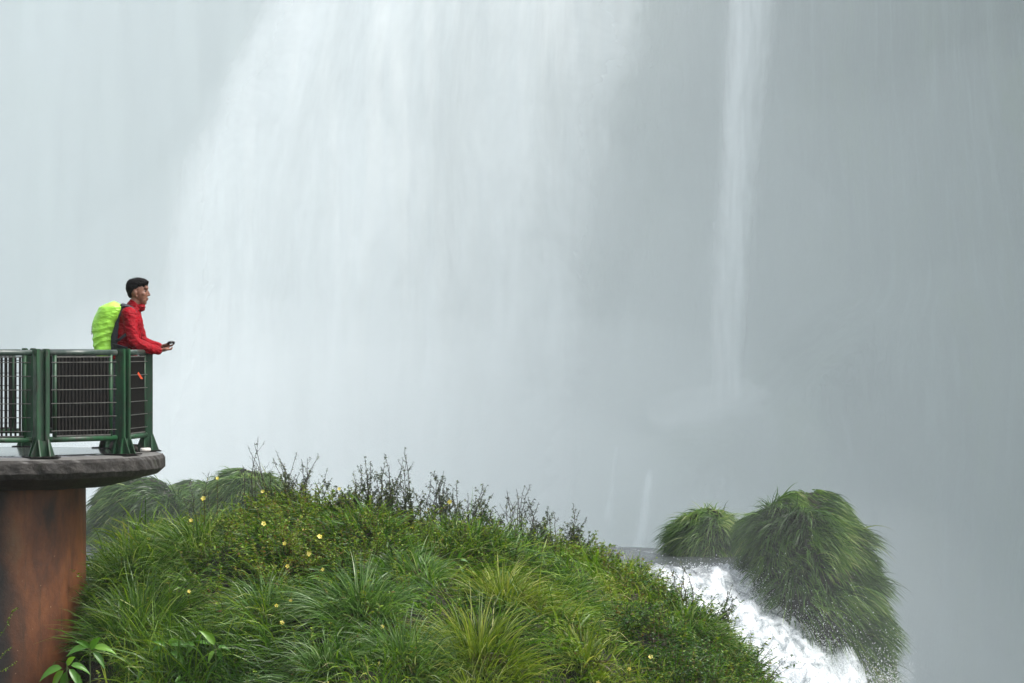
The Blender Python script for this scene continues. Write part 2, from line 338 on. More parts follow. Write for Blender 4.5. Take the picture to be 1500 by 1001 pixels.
# the rock faces that fall from the ledge into the gorge (far side and right side)
off = XX.size
def skirt(line, outward):
    global off
    ks = np.array([0,.6,1.5,3,6,11,18,26,34.])
    P = np.stack([np.stack([line[:,0]+outward[0]*(.25*k**.6+.5*(fbm(line[:,1]*.5+line[:,0]*.4, line[:,2]*0+k*.5, 3, 8))*min(k,1)),
                            line[:,1]+outward[1]*(.25*k**.6+.5*(fbm(line[:,1]*.5+line[:,0]*.4, line[:,2]*0+k*.5, 3, 8))*min(k,1)),
                            np.maximum(line[:,2]-k, -34)], -1) for k in ks])
    V.append(P.reshape(-1, 3)); Fs.append(grid_faces(len(ks), len(line))+off); off += P.shape[0]*P.shape[1]
top = np.stack([XX, YB, ZZ], -1)
skirt(top[-1], (0, 1)); skirt(top[:, -1][::-1], (1, 0))
tag(link('terrain', mesh_np('terrain', np.concatenate(V), Fs, smooth=True), M['soil']), kind='structure')
bpy.data.objects['terrain'].data.materials.append(M['bedrock'])
me = bpy.data.objects['terrain'].data
cy_ = np.zeros(len(me.polygons)*3, np.float32); me.polygons.foreach_get('center', cy_); cy_ = cy_.reshape(-1, 3)
me.polygons.foreach_set('material_index', ((cy_[:,1] > 36) | (cy_[:,0] > 4.5)).astype(np.int32))
# gorge floor, one sheet to the horizon
g = np.array([-3500,-900,-300,-120,-60,0,60,120,300,900,3500.]); gx, gy = np.meshgrid(g, g)
tag(link('ground', mesh_np('ground', np.stack([gx, gy, gx*0-33], -1).reshape(-1, 3), [grid_faces(11, 11)]), M['gorge']), kind='structure')

# ================================================================ river and chute
xs = np.arange(-26, 5.7, .085); ys = np.concatenate([np.arange(36, 42, .4), np.arange(42, 59.2, .075)])
XX, YY = np.meshgrid(xs, ys); YB = np.minimum(YY, brink(XX)+.05)
s = (XX-2.75)*.62-(YB-46.6)*.80
foam = np.clip(s/1.3+.30, 0, 1)*np.clip((XX-.2)/1.8, 0, 1)*.55-.10+.10*fbm(XX*1.5, YB*.6, 3, 2)
wild = np.clip(s/1.6+.4, 0, 1)*np.clip((XX-.2)/1.8, 0, 1)
ZZ = river_z(XX, YB)+(.025+.26*wild)*fbm(XX*3.2, YB*2.2, 4, 21)*1.1+.10*wild*fbm(XX*9, YB*7, 3, 31)
ed = np.maximum(0, XX-5.15+.45*fbm(YB*1.3, YB*0, 3, 66)); ZZ = ZZ-3.2*ed**1.6
foam = np.where(brink(XX)-YB < .5, foam-.03, foam)
# the lip where the river leaves the ledge
lip = np.maximum(0, YY-brink(XX)); ZZ = ZZ-lip*3; YB = YB+lip*.25
tag(link('river', mesh_np('river', np.stack([XX, YB, ZZ], -1).reshape(-1, 3), [grid_faces(*XX.shape)], {'foam': foam.ravel()}, smooth=True), M['river']), kind='structure')
# gorge pool under the falls
px_ = np.linspace(-120, 60, 60); py_ = np.linspace(62, 200, 50); XX, YY = np.meshgrid(px_, py_)
tag(link('pool', mesh_np('pool', np.stack([XX, YY, -31+.6*fbm(XX*.2, YY*.2, 3, 2)], -1).reshape(-1, 3), [grid_faces(*XX.shape)], {'foam': (XX*0+.3).ravel()}, smooth=True), M['river']), kind='structure')

# ================================================================ cliff behind
def cliffY(X):
    return np.interp(X, [-160,-60,-26,-18,7,11,16,20,26,40,80], [190,168,160,154,154,160,150,120,90,70,55])
LX = [1.5,2.9,4.6,7.3,10.0,12.0,15,20,28]; LZ = [-9,-4.6,-3.3,-2.45,-1.5,-.2,1.8,3.8,6]
xs = np.concatenate([np.arange(-160,-40,4), np.arange(-40,32,.45), np.arange(32,84,3)])
hs = np.concatenate([np.arange(-34,-12,1.2), np.arange(-12,24,.4), np.arange(24,32,1)])
XX, HH = np.meshgrid(xs, hs)
yb = cliffY(XX)+3.2*fbm(XX*.09, HH*.03, 4, 41)+1.2*fbm(XX*.35, HH*.12, 4, 42)+.35*fbm(XX*1.3, HH*.8, 3, 43)
yb = yb-26*np.clip((XX-13)/9, 0, 1)**1.5*np.clip((HH-1)/12, 0, 1)
lz = np.interp(XX, LX, LZ)+.5*fbm(XX*.4, XX*0, 3, 5); on = np.clip((XX-1.0)/3.0, 0, 1)*np.clip((19-XX)/6, 0, 1)
yb = yb-(26+2.0*fbm(XX*.5, HH*.5, 4, 44))*on*(1/(1+np.exp((HH-lz)/.5)))
rows = [np.stack([XX, yb, HH], -1)]
for dy, dz in ((3,1.2),(12,2),(60,4),(400,10)):
    rows.append(np.stack([XX[:1], yb[-1:]+dy, HH[-1:]+dz], -1))
V = np.concatenate(rows); tag(link('cliff', mesh_np('cliff', V.reshape(-1, 3), [grid_faces(V.shape[0], V.shape[1])], smooth=True), M['cliff']), kind='structure')

def fall(name, edges, D, mat, bulge=1.5, nu=70, nv=90, seed=0, wob=.6):
    "edges: rows of (py, px_left, px_right) at distance D; a curved, rippled curtain of water"
    e = np.array(edges, float); v = np.linspace(0, 1, nv); py = e[0,0]+(e[-1,0]-e[0,0])*v
    l = np.interp(py, e[:,0], e[:,1]); r = np.interp(py, e[:,0], e[:,2]); u = np.linspace(0, 1, nu)
    U, Vv = np.meshgrid(u, v); PXX = l[:,None]*(1-U)+r[:,None]*U; X = (PXX-750)/F*D; Z = EYE-(py[:,None]-500)/F*D+U*0
    Y = D-bulge*np.sin(np.pi*U)-Vv*bulge*.8-wob*fbm(X*.8+seed, Z*.06, 4, 50+seed)-wob*.3*fbm(X*2.6, Z*.3, 3, 60+seed)
    uv = np.stack([U, Vv], -1).reshape(-1, 2)
    return link(name, mesh_np(name, np.stack([X, Y, Z], -1).reshape(-1, 3), [grid_faces(nv, nu)], uv=uv, smooth=True), mat)
def st(o, l): return tag(o, l, kind='structure')
st(fall('waterfall', [(-330,420,1010),(0,350,985),(240,240,935),(420,205,900),(700,170,890),(1250,100,860)], 146, fall_mat('fall_core', 1.7, .50, .13, 0, .15, gain=1.6, sz=.15, white=(.87,.88,.88)), 3, 200, 140, 1), 'broad white curtain of the main waterfall')
st(fall('waterfall', [(-330,380,1000),(0,330,990),(200,215,975),(420,175,985),(700,120,985),(1250,60,960)], 142, fall_mat('fall_veil', .75, .30, .32, 0, .2, seed=13, gain=1.8, sz=.07, white=(.87,.88,.88)), 2.5, 160, 120, 2), 'thin veil of spray blowing in front of the main waterfall')
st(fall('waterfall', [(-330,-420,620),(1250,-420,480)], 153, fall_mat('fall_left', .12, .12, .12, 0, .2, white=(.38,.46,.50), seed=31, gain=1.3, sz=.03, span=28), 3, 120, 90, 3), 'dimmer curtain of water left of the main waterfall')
st(fall('waterfall', [(-330,1040,1162),(0,1046,1152),(150,1034,1140),(330,1024,1118),(520,1028,1100),(600,1018,1112),(648,1000,1135)], 141, fall_mat('fall_narrow', 2.4, 1.3, .42, 0, .05, seed=47, gain=2.2, sz=.22, span=2.8, white=(.96,.97,.97)), .7, 70, 130, 4, .3), 'narrow white waterfall dropping onto the rock shelf')
st(fall('waterfall', [(675,944,964),(760,928,956),(850,905,945),(1000,870,950)], 127.5, fall_mat('fall_thin', 1.1, 1.6, .5, .1, .2, seed=57, gain=2, sz=.3, span=1), .4, 30, 80, 6, .2), 'thin lower waterfall running off the rock shelf')
st(fall('waterfall', [(640,896,912),(700,888,906),(790,870,900)], 128, fall_mat('fall_trickle', .5, 1.6, .5, .15, .3, seed=67, gain=2, sz=.3, span=.6), .4, 20, 60, 7, .2), 'faint trickle left of the thin lower waterfall')

# ================================================================ air
def box(name, lo, hi, mat, bev=0):
    bm = bmesh.new(); bmesh.ops.create_cube(bm, size=1)
    for v in bm.verts: v.co = Vector([lo[i]+(v.co[i]+.5)*(hi[i]-lo[i]) for i in range(3)])
    return link(name, bm_mesh(name, bm), mat)
def puff(name, c, r, mat, seed=0, amp=.12):
    bm = bmesh.new(); bmesh.ops.create_icosphere(bm, subdivisions=5, radius=1)
    P = np.array([v.co[:] for v in bm.verts]); q = 1+amp*fbm(P[:,0]*1.6+seed, P[:,1]*1.6+P[:,2]*1.9, 3, seed)
    for v, s_, k in zip(bm.verts, P, q): v.co = Vector(c)+Vector(s_*k*np.array(r))
    return link(name, bm_mesh(name, bm, True), mat)
tag(box('haze', (-3600,-3600,-34), (3600,3600,48), vol_mat('haze_air', .0003)), 'thin even haze over the whole gorge', kind='stuff')
tag(puff('mist', (6, 118, -5), (60, 71, 29), vol_mat('mist_air', .0088, (.905,.985,.988)), 3, .02), 'bank of mist hanging in the gorge in front of the falls', kind='stuff')
tag(puff('mist', (-6, 128, -15), (21, 13, 18), vol_mat('mist_plume', .04, (.98,.99,.99)), 5, .3), 'dense spray rising from the foot of the main waterfall', kind='stuff')

tag(puff('mist', (4.9, 45.4, -5.2), (3.4, 3.6, 4.2), vol_mat('mist_chute', .013, (.93,.975,.975)), 15, .25), 'low mist hanging round the foot of the largest grass clump', kind='stuff')
tag(puff('mist', (-5.5, 50.5, -2.2), (4.5, 3.5, 1.9), vol_mat('mist_left', .006, (.93,.975,.975)), 17, .2), 'thin mist drifting over the far left grass clumps', kind='stuff')
tag(puff('mist', (9, 152.5, 3), (10, 8, 17), vol_mat('mist_back', .028, (.97,.99,.99)), 23, .3), 'pale mist standing behind the rock shelf round the narrow waterfall', kind='stuff')
tag(puff('mist', (17, 98, -4), (15, 22, 15), vol_mat('mist_right', .0075, (.93,.985,.975)), 29, .35), 'drifting mist in front of the right cliff', kind='stuff')
sp_ = PX(1068, 612, 137.5)
tag(puff('mist', tuple(sp_), (2.9, 2.4, 1.5), vol_mat('mist_splash', .22, (.98,.99,.99)), 19, .45), 'small white splash where the narrow waterfall strikes the rock shelf', kind='stuff')
# ================================================================ lookout platform
CX, CY, RR = -5.144, 30.33, 1.586
def prism(bm, pts, z0, z1):
    a = [bm.verts.new((x, y, z0)) for x, y in pts]; b = [bm.verts.new((x, y, z1)) for x, y in pts]; n = len(pts)
    bm.faces.new(a[::-1]); bm.faces.new(b)
    for i in range(n): bm.faces.new((a[i], a[(i+1) % n], b[(i+1) % n], b[i]))
def obox(bm, c, ax, ay, sx, sy, z0, z1, top=1., bev=0):
    "box with horizontal axes ax, ay; the top may be narrower along ax"
    c = Vector((c[0], c[1], 0)); vs = []
    for z, k in ((z0, 1.), (z1, top)):
        for i, j in ((-1,-1),(1,-1),(1,1),(-1,1)): vs.append(bm.verts.new(c+ax*(i*sx/2*k)+ay*(j*sy/2)+Vector((0,0,z))))
    for f in ((3,2,1,0),(4,5,6,7),(0,1,5,4),(1,2,6,5),(2,3,7,6),(3,0,4,7)): bm.faces.new([vs[i] for i in f])
def tube(bm, pts, r, n=10, caps=True):
    pts = [Vector(p) for p in pts]; rings = []
    rs = r if hasattr(r, '__len__') else [r]*len(pts)
    up = None
    for i, p in enumerate(pts):
        t = (pts[min(i+1, len(pts)-1)]-pts[max(i-1, 0)]).normalized()
        if up is None: up = t.orthogonal().normalized()
        up = (up-t*up.dot(t)).normalized(); b = t.cross(up)
        rings.append([bm.verts.new(p+(up*math.cos(k*2*math.pi/n)+b*math.sin(k*2*math.pi/n))*rs[i]) for k in range(n)])
    for a, b in zip(rings, rings[1:]):
        for k in range(n): bm.faces.new((a[k], a[(k+1) % n], b[(k+1) % n], b[k]))
    if caps: bm.faces.new(rings[0][::-1]); bm.faces.new(rings[-1])
PT = empty('lookout_platform', (CX, CY, -2.6), 'round concrete lookout platform on a thick rust stained pier with a railing on top', 'platform')
def ring_mesh(name, prof, nseg=160, rough=0, seed=0):
    "lathe about the platform axis; rough displaces the surface"
    th = np.linspace(0, 2*np.pi, nseg, endpoint=False); V = []
    for r, z in prof:
        V.append(np.stack([CX+np.cos(th)*r, CY+np.sin(th)*r, th*0+z], -1))
    V = np.array(V); m_ = len(prof)
    if rough:
        q = fbm(th[None,:]*9*1+np.zeros((m_,1)), V[...,2]*9, 5, seed)*rough*np.clip(np.array([p[0] for p in prof])/1.2-.2, 0, 1)[:,None]
        qs = fbm(th[None,:]*0+17+np.cos(th)*14, V[...,2]*9+np.sin(th)*14, 5, seed+3)*rough
        d = V-np.array([CX, CY, 0]); d[...,2] = 0; V = V+unit(d)*((q*0+qs)[...,None])
        V[...,2] += .35*qs*(V[...,2] < -.02)
    i = np.arange(m_*nseg).reshape(m_, nseg); j = np.roll(i, -1, 1)
    f = np.stack([i[:-1], j[:-1], j[1:], i[1:]], -1).reshape(-1, 4)
    return mesh_np(name, V.reshape(-1, 3), [f[:, ::-1]], smooth=True)
def dense(prof, k):
    out = []
    for (a, b), (c, d) in zip(prof, prof[1:]):
        for t in np.linspace(0, 1, k, endpoint=False): out.append((a+(c-a)*t, b+(d-b)*t))
    return out+[prof[-1]]
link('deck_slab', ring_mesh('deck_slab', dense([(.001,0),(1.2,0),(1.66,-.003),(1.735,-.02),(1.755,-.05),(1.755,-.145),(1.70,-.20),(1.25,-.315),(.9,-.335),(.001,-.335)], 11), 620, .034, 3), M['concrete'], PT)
link('deck_floor', ring_mesh('deck_floor', dense([(.001,.006),(1.40,.006),(1.43,-.001)], 6), 200), M['wet_floor'], PT)
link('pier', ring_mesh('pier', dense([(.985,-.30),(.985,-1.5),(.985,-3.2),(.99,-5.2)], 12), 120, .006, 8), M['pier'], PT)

RL = empty('guard_railing', (CX, CY, 0), 'green painted steel guard railing with black grating around the lookout platform', 'railing')
angs = [math.radians(11-36*k) for k in range(-3, 5)]        # open towards the walkway on the left
pts = [Vector((CX+RR*math.cos(a), CY+RR*math.sin(a), 0)) for a in angs]
def railing_post(p, rad, parent):
    tan = Vector((-rad.y, rad.x, 0)); bm = bmesh.new()
    for s_ in (-1, 1):
        obox(bm, p+tan*(s_*.044), tan, rad, .044, .095, .010, 1.012)
    obox(bm, p, tan, rad, .05, .03, .012, .995)
    bmesh.ops.bevel(bm, geom=bm.edges[:], offset=.006, segments=2, affect='EDGES')
    for s_ in (-1, 1):   # tapering gussets at the foot
        obox(bm, p+tan*(s_*.048), rad, tan, .22, .014, .012, .17, .48)
        obox(bm, p+rad*(s_*.035), tan, rad, .235, .014, .012, .155, .60)
    post = link('post', bm_mesh('post', bm), M['steel'], parent)
    bm = bmesh.new(); obox(bm, p, tan, rad, .29, .25, .001, .013); link('base_plate', bm_mesh('base_plate', bm), M['bar'], post)
def railing_panel(a, b, parent):
    d = (b-a).normalized(); nrm = Vector((d.y, -d.x, 0)); L = (b-a).length; Z = Vector((0,0,1))
    a1, b1 = a+d*.085, b-d*.085
    bm = bmesh.new(); tube(bm, [a1+Z*.975, b1+Z*.975], .028, 12); top = link('top_rail', bm_mesh('top_rail', bm, True), M['rail'], parent)
    bm = bmesh.new(); tube(bm, [a1+Z*.165, b1+Z*.165], .027, 12)
    link('bottom_rail', bm_mesh('bottom_rail', bm, True), M['steel'], parent)
    for p in (a+d*.155, b-d*.155):
        bm = bmesh.new(); tube(bm, [p+Z*.168, p+Z*.972], .021, 10); link('side_tube', bm_mesh('side_tube', bm, True), M['steel'], parent)
    bm = bmesh.new(); i0, i1 = .155, L-.155; n = int((i1-i0)/.043)
    for k in range(1, n+1):
        obox(bm, a+d*(i0+(i1-i0)*k/(n+1)), d, nrm, .020, .034, .198, .935)
    g = link('grating', bm_mesh('grating', bm), M['bar'], parent)
    bm = bmesh.new()
    for k in range(6):
        z = .245+.128*k; tube(bm, [a+d*.10+nrm*.021+Z*z, b-d*.10+nrm*.021+Z*z], .0042, 6)
    for z in (.197, .936): obox(bm, (a+b)/2, d, nrm, L-.33, .036, z-.006, z+.006)
    link('cross_wires', bm_mesh('cross_wires', bm), M['wire'], g)
for p in pts: railing_post(p, (p-Vector((CX, CY, 0))).normalized(), RL)
for a, b in zip(pts, pts[1:]): railing_panel(b, a, RL)
# walkway that leads onto the platform from the left
WK = empty('walkway', (CX-4.6, CY, -.4), 'concrete footbridge leading to the round lookout platform from the left', 'footbridge')
bm = bmesh.new(); obox(bm, (CX-5.2, CY, 0), Vector((1,0,0)), Vector((0,1,0)), 7.2, 1.9, -.30, -.004); bmesh.ops.bevel(bm, geom=bm.edges[:], offset=.03, segments=2, affect='EDGES')
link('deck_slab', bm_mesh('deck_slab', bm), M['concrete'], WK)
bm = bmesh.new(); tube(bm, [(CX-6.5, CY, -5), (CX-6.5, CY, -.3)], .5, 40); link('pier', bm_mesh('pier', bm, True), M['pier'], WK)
for y_ in (CY-.87, CY+.87):
    ps = [Vector((CX-1.45-1.15*k, y_, 0)) for k in range(1, 6)]
    if y_ > CY: rad = Vector((0,1,0))
    else: rad = Vector((0,-1,0))
    for p in ps: railing_post(p, rad, WK)
    for a, b in zip(ps, ps[1:]): railing_panel(*((b, a) if y_ < CY else (a, b)), WK)

# small things on the platform
P3 = pts[3]
bm = bmesh.new(); a = PX(206.5, 661, 30.35); c = PX(219.5, 658, 30.42); a[2] = c[2] = .024
tube(bm, [a, a+(c-a)*.5, c], [.018,.019,.018], 14)
tag(link('pipe_stub', bm_mesh('pipe_stub', bm, True), M['white_plastic'], origin=tuple(a)), 'short white pipe lying on the slab beside a post foot', 'pipe')
bm = bmesh.new()
rp = PX(198.5, 541, 30.20)
for s_, t_ in ((0, 556), (1, 555)):
    q = PX(199.5+s_*8.5, t_, 30.17); r0 = Vector(rp); r1 = Vector(q); w_ = Vector((.011, .004, 0))
    vs = [bm.verts.new(v) for v in (r0-w_, r0+w_, (r0+r1)/2+w_+Vector((.004,-.012,0)), r1+w_, r1-w_, (r0+r1)/2-w_+Vector((.004,-.012,0)))]
    bm.faces.new((vs[0],vs[1],vs[2],vs[5])); bm.faces.new((vs[5],vs[2],vs[3],vs[4]))
bmesh.ops.solidify(bm, geom=bm.faces[:], thickness=.003)
RB = empty('ribbon', tuple(rp), 'orange ribbon knotted with purple cord onto the railing grating', 'ribbon')
link('tails', bm_mesh('tails', bm), M['orange'], RB)
bm = bmesh.new(); bmesh.ops.create_icosphere(bm, subdivisions=2, radius=.017, matrix=Matrix.Translation(Vector(rp)+Vector((-.02,0,.03))))
tube(bm, [Vector(rp), Vector(rp)+Vector((-.02,0,.03)), Vector(rp)+Vector((-.035,.03,.06))], .008, 6); link('knot', bm_mesh('knot', bm, True), M['purple'], RB)

# ================================================================ the person
PD = 30.62
def W(px, py, dy=0): return Vector(PX(px, py, PD))+Vector((0, dy, 0))
def ell(bm, c, r, rot=None, n=20):
    mt = Matrix.Translation(c)
    if rot is not None: mt = mt @ rot.to_4x4()
    bmesh.ops.create_uvsphere(bm, u_segments=n, v_segments=n, radius=1, matrix=mt @ Matrix.Diagonal((*r, 1)))
def cap(bm, a, b, ra, rb, n=14, flat=1.):
    a, b = Vector(a), Vector(b); t = (b-a).normalized(); u = t.cross(Vector((0,0,1)));
    if u.length < .1: u = t.cross(Vector((1,0,0)))
    u.normalize(); v = t.cross(u); rings = []
    def ring(c, r): rings.append([bm.verts.new(c+(u*math.cos(k*2*math.pi/n)+v*math.sin(k*2*math.pi/n)*flat)*r) for k in range(n)])
    for q in (-80,-55,-28): ring(a+t*ra*math.sin(math.radians(q)), ra*math.cos(math.radians(q)))
    ring(a, ra); ring((a+b)/2, (ra+rb)/2); ring(b, rb)
    for q in (28,55,80): ring(b+t*rb*math.sin(math.radians(q)), rb*math.cos(math.radians(q)))
    for x, y in zip(rings, rings[1:]):
        for k in range(n): bm.faces.new((x[k], x[(k+1) % n], y[(k+1) % n], y[k]))
    bm.faces.new(rings[0][::-1]); bm.faces.new(rings[-1])
def loft(bm, secs, n=28):
    "secs: (centre, rx, ry) horizontal ellipses from bottom to top"
    rings = []
    for c, rx, ry in secs: rings.append([bm.verts.new(Vector(c)+Vector((math.cos(k*2*math.pi/n)*rx, math.sin(k*2*math.pi/n)*ry, 0))) for k in range(n)])
    for x, y in zip(rings, rings[1:]):
        for k in range(n): bm.faces.new((x[k], x[(k+1) % n], y[(k+1) % n], y[k]))
    bm.faces.new(rings[0][::-1]); bm.faces.new(rings[-1])
def fuse(name, bm, vox, mat, parent, smooth=4, fac=.6, fold=0, fseed=0, ffreq=14):
    "union of overlapping closed shells into one continuous surface"
    me = bm_mesh(name+'_raw', bm); t = bpy.data.objects.new('raw', me); COL.objects.link(t)
    r = t.modifiers.new('r', 'REMESH'); r.mode = 'VOXEL'; r.voxel_size = vox
    q = t.modifiers.new('s', 'SMOOTH'); q.iterations = smooth; q.factor = fac
    dg = bpy.context.evaluated_depsgraph_get(); m2 = bpy.data.meshes.new_from_object(t.evaluated_get(dg)); m2.name = name
    bpy.data.objects.remove(t); bpy.data.meshes.remove(me)
    if fold:
        nv = len(m2.vertices); c = np.zeros(nv*3, np.float32); m2.vertices.foreach_get('co', c); c = c.reshape(-1, 3)
        nn = np.zeros(nv*3, np.float32); m2.vertices.foreach_get('normal', nn); nn = nn.reshape(-1, 3)
        d = fbm(c[:,0]*ffreq*.5+c[:,1]*ffreq*.4+fseed, c[:,2]*ffreq+c[:,0]*ffreq*.5, 3, 5)
        d = -np.abs(d)**.7*np.sign(1)+.35
        c = c+nn*(d*fold)[:,None]; m2.vertices.foreach_set('co', c.astype(np.float32).ravel())
    m2.polygons.foreach_set('use_smooth', np.full(len(m2.polygons), True))
    return link(name, m2, mat, parent)
PS = empty('person', (W(176, 500).x, PD, .0), 'person in a red jacket leaning on the railing with both hands out in front', 'person')
# joints
hipc = W(182, 523); chest = W(190, 476); neck0 = W(193.5, 453); neck1 = W(199, 441)
shN, shF = W(192, 460.5, -.17), W(192, 460.5, .17)
elN, elF = W(200.5, 501, -.215), W(204, 500, .20)
wrN, wrF = W(233, 513.5, -.055), W(232, 508, .075)
# head: cranium, face, jaw and features turned a little down
def head(bm, grow=0.):
    g = grow
    ell(bm, W(200.5, 423.5), (.094+g, .074+g, .100+g))
    ell(bm, W(205.5, 431), (.074+g, .064+g, .090+g))
    ell(bm, W(208.5, 438.5), (.046+g, .048+g, .052+g))
bm = bmesh.new(); head(bm)
ell(bm, W(211.8, 443.2), (.022, .026, .020))                      # chin
ell(bm, W(214.2, 421.5), (.022, .050, .024))                      # brow
cap(bm, W(215.8, 425.5), W(218.6, 431.6), .0095, .0125)           # nose
for d_ in (-.010, .010): ell(bm, W(217.0, 432.6, d_), (.010, .009, .008))
ell(bm, W(215.9, 436.9), (.013, .023, .0065)); ell(bm, W(215.4, 439.2), (.012, .020, .0065))   # lips
for s_ in (-1, 1):
    ell(bm, W(199.0, 429.3, s_*.072), (.019, .013, .031)); ell(bm, W(200.8, 434, s_*.069), (.010, .008, .012))   # ears
    ell(bm, W(209.5, 430.5, s_*.045), (.030, .018, .022))         # cheekbones
cap(bm, neck0+Vector((-.01,0,-.05)), neck1, .062, .056); cap(bm, neck0, W(203, 438), .055, .050)
loft(bm, [(W(182,528),.10,.14),(W(184,512),.10,.135),(W(188,495),.095,.14),(W(190,478),.105,.16),(W(191,463),.09,.165),(W(192.5,455),.06,.10)])
for sh, el, wr in ((shN, elN, wrN), (shF, elF, wrF)):
    cap(bm, sh, el, .050, .040); cap(bm, el, wr, .040, .026)
for s_ in (-1, 1):                                                # legs and feet
    hip = W(182, 527, s_*.09); kn = W(178.5, 590, s_*.10); an = W(174.5, 648.5, s_*.11)
    cap(bm, hip, kn, .082, .055); cap(bm, kn, an, .054, .036); cap(bm, an+Vector((-.03,0,-.045)), an+Vector((.15,0,-.052)), .036, .028)
def hand(bm, wr, s_, tips, thumb):
    pal = wr+Vector((.052, s_*-.008, .010))
    cap(bm, wr, pal, .024, .030, flat=.7)
    ell(bm, pal+Vector((.018,0,.004)), (.040, .038, .018), Matrix.Rotation(math.radians(-12), 3, 'Y'))
    for k, (mid, tip) in enumerate(tips):
        root = pal+Vector((.046, (k-1.5)*.019, .000)); m_ = root+Vector(mid); cap(bm, root-Vector((.02,0,0)), m_, .0095, .0085, 8); cap(bm, m_, m_+Vector(tip), .0085, .0068, 8)
    r_ = pal+Vector((.004, -s_*.034, .008)); m_ = r_+Vector(thumb[0]); cap(bm, r_, m_, .013, .010, 8); cap(bm, m_, m_+Vector(thumb[1]), .010, .008, 8)
hand(bm, wrN, -1, [((.020,0,.002),(.012,.002,.016)),((.026,0,.003),(.012,.002,.020)),((.024,0,.003),(.012,.002,.019)),((.018,0,.003),(.010,.002,.015))], ((.028,.006,.014),(.026,.0,.010)))
hand(bm, wrF, 1, [((.020,0,.000),(.014,-.002,.012)),((.027,0,.001),(.014,-.002,.014)),((.025,0,.001),(.014,-.002,.014)),((.018,0,.001),(.012,-.002,.010))], ((.028,-.006,.012),(.024,.0,.010)))
fuse('body', bm, .0045, M['skin'], PS, 3, .5)
for s_ in (-1, 1):
    bm = bmesh.new(); ell(bm, W(213.6, 426.6, s_*.031), (.0085, .013, .0085), n=12); link('eye', bm_mesh('eye', bm, True), M['eye'], PS)
    bm = bmesh.new(); cap(bm, W(213.2, 423.4, s_*.018), W(211.6, 423.2, s_*.044), .005, .004, 8); link('eyebrow', bm_mesh('eyebrow', bm, True), M['hair'], PS)
# hair: cap over crown and back, short sideburn in front of the ear, spiky fringe
bm = bmesh.new()
ell(bm, W(199.8, 415.4), (.100, .080, .054)); ell(bm, W(193.8, 420.5), (.066, .079, .084)); ell(bm, W(206.5, 411.8), (.072, .066, .034), Matrix.Rotation(math.radians(10), 3, 'Y'))
ell(bm, W(191.6, 428.5), (.034, .060, .056)); ell(bm, W(214.8, 412.2), (.022, .048, .013)); ell(bm, W(199.0, 419.5), (.058, .086, .050)); ell(bm, W(206.5, 415.0), (.056, .078, .030)); ell(bm, W(203.0, 424.5), (.013, .0755, .034))
for k in range(90):
    a = random.random()*2*math.pi; q = random.random()**.5; p = Vector((math.cos(a)*q*.082, math.sin(a)*q*.066, 0))
    b_ = W(202.5, 411.5)+p+Vector((0,0,-.030*q*q)); cap(bm, b_-Vector((0,0,.02)), b_+Vector((random.uniform(-.004,.024)+p.x*.15, p.y*.25, random.uniform(.016,.036)*(1.1-q*.5))), .011, .003, 6)
fuse('hair', bm, .0035, M['hair'], PS, 1, .35, .006, 3, 70)
# jacket
bm = bmesh.new()
loft(bm, [(W(182,526),.130,.185),(W(183.5,516),.128,.175),(W(186,502),.122,.170),(W(188.8,487),.124,.180),(W(190.3,473),.126,.190),(W(191,463),.112,.185),(W(192.5,456.5),.080,.125),(W(195.5,451),.068,.075)])
for sh, el, wr, k in ((shN, elN, wrN, 1), (shF, elF, wrF, 1)):
    cap(bm, sh, (sh+el)/2, .078, .066); cap(bm, (sh+el)/2, el, .066, .060); mid = (el+wr)/2+Vector((0,0,-.012)); cap(bm, el, mid, .060, .056); cap(bm, mid, wr-(wr-el)*.02, .056, .043)
# stand-up collar, open at the throat
cap(bm, W(194.0, 450.5), W(196.6, 445.6), .068, .064)
cap(bm, W(198, 450.5), W(208, 448.8), .055, .034); cap(bm, W(208, 452.0), W(210.8, 453), .034, .016)
cap(bm, W(206.5, 448.8, -.03), W(214.2, 449.8, -.028), .015, .006); cap(bm, W(206, 448.8, .03), W(212, 449.5, .028), .015, .006)
fuse('jacket', bm, .006, M['jacket'], PS, 4, .6, .014, 1, 20)
bm = bmesh.new()
loft(bm, [(W(182,533),.112,.165),(W(182,524),.118,.170),(W(183,517),.112,.160)])
for s_ in (-1, 1):
    hip = W(182, 530, s_*.085); kn = W(178.5, 590, s_*.10); an = W(174.5, 646, s_*.11); cap(bm, hip, kn, .100, .075); cap(bm, kn, an, .075, .060)
fuse('trousers', bm, .008, M['pants'], PS, 4, .6, .008, 2, 16)
for s_ in (-1, 1):
    an = W(174.5, 648.5, s_*.11); bm = bmesh.new(); cap(bm, an+Vector((-.035,0,-.030)), an+Vector((.02,0,-.035)), .050, .048); cap(bm, an+Vector((-.02,0,-.048)), an+Vector((.165,0,-.052)), .045, .036); cap(bm, an, an+Vector((-.01,0,.06)), .050, .052)
    for v in bm.verts: v.co.z = max(v.co.z, .004)
    fuse('boot', bm, .006, M['shoe'], PS, 2, .5)
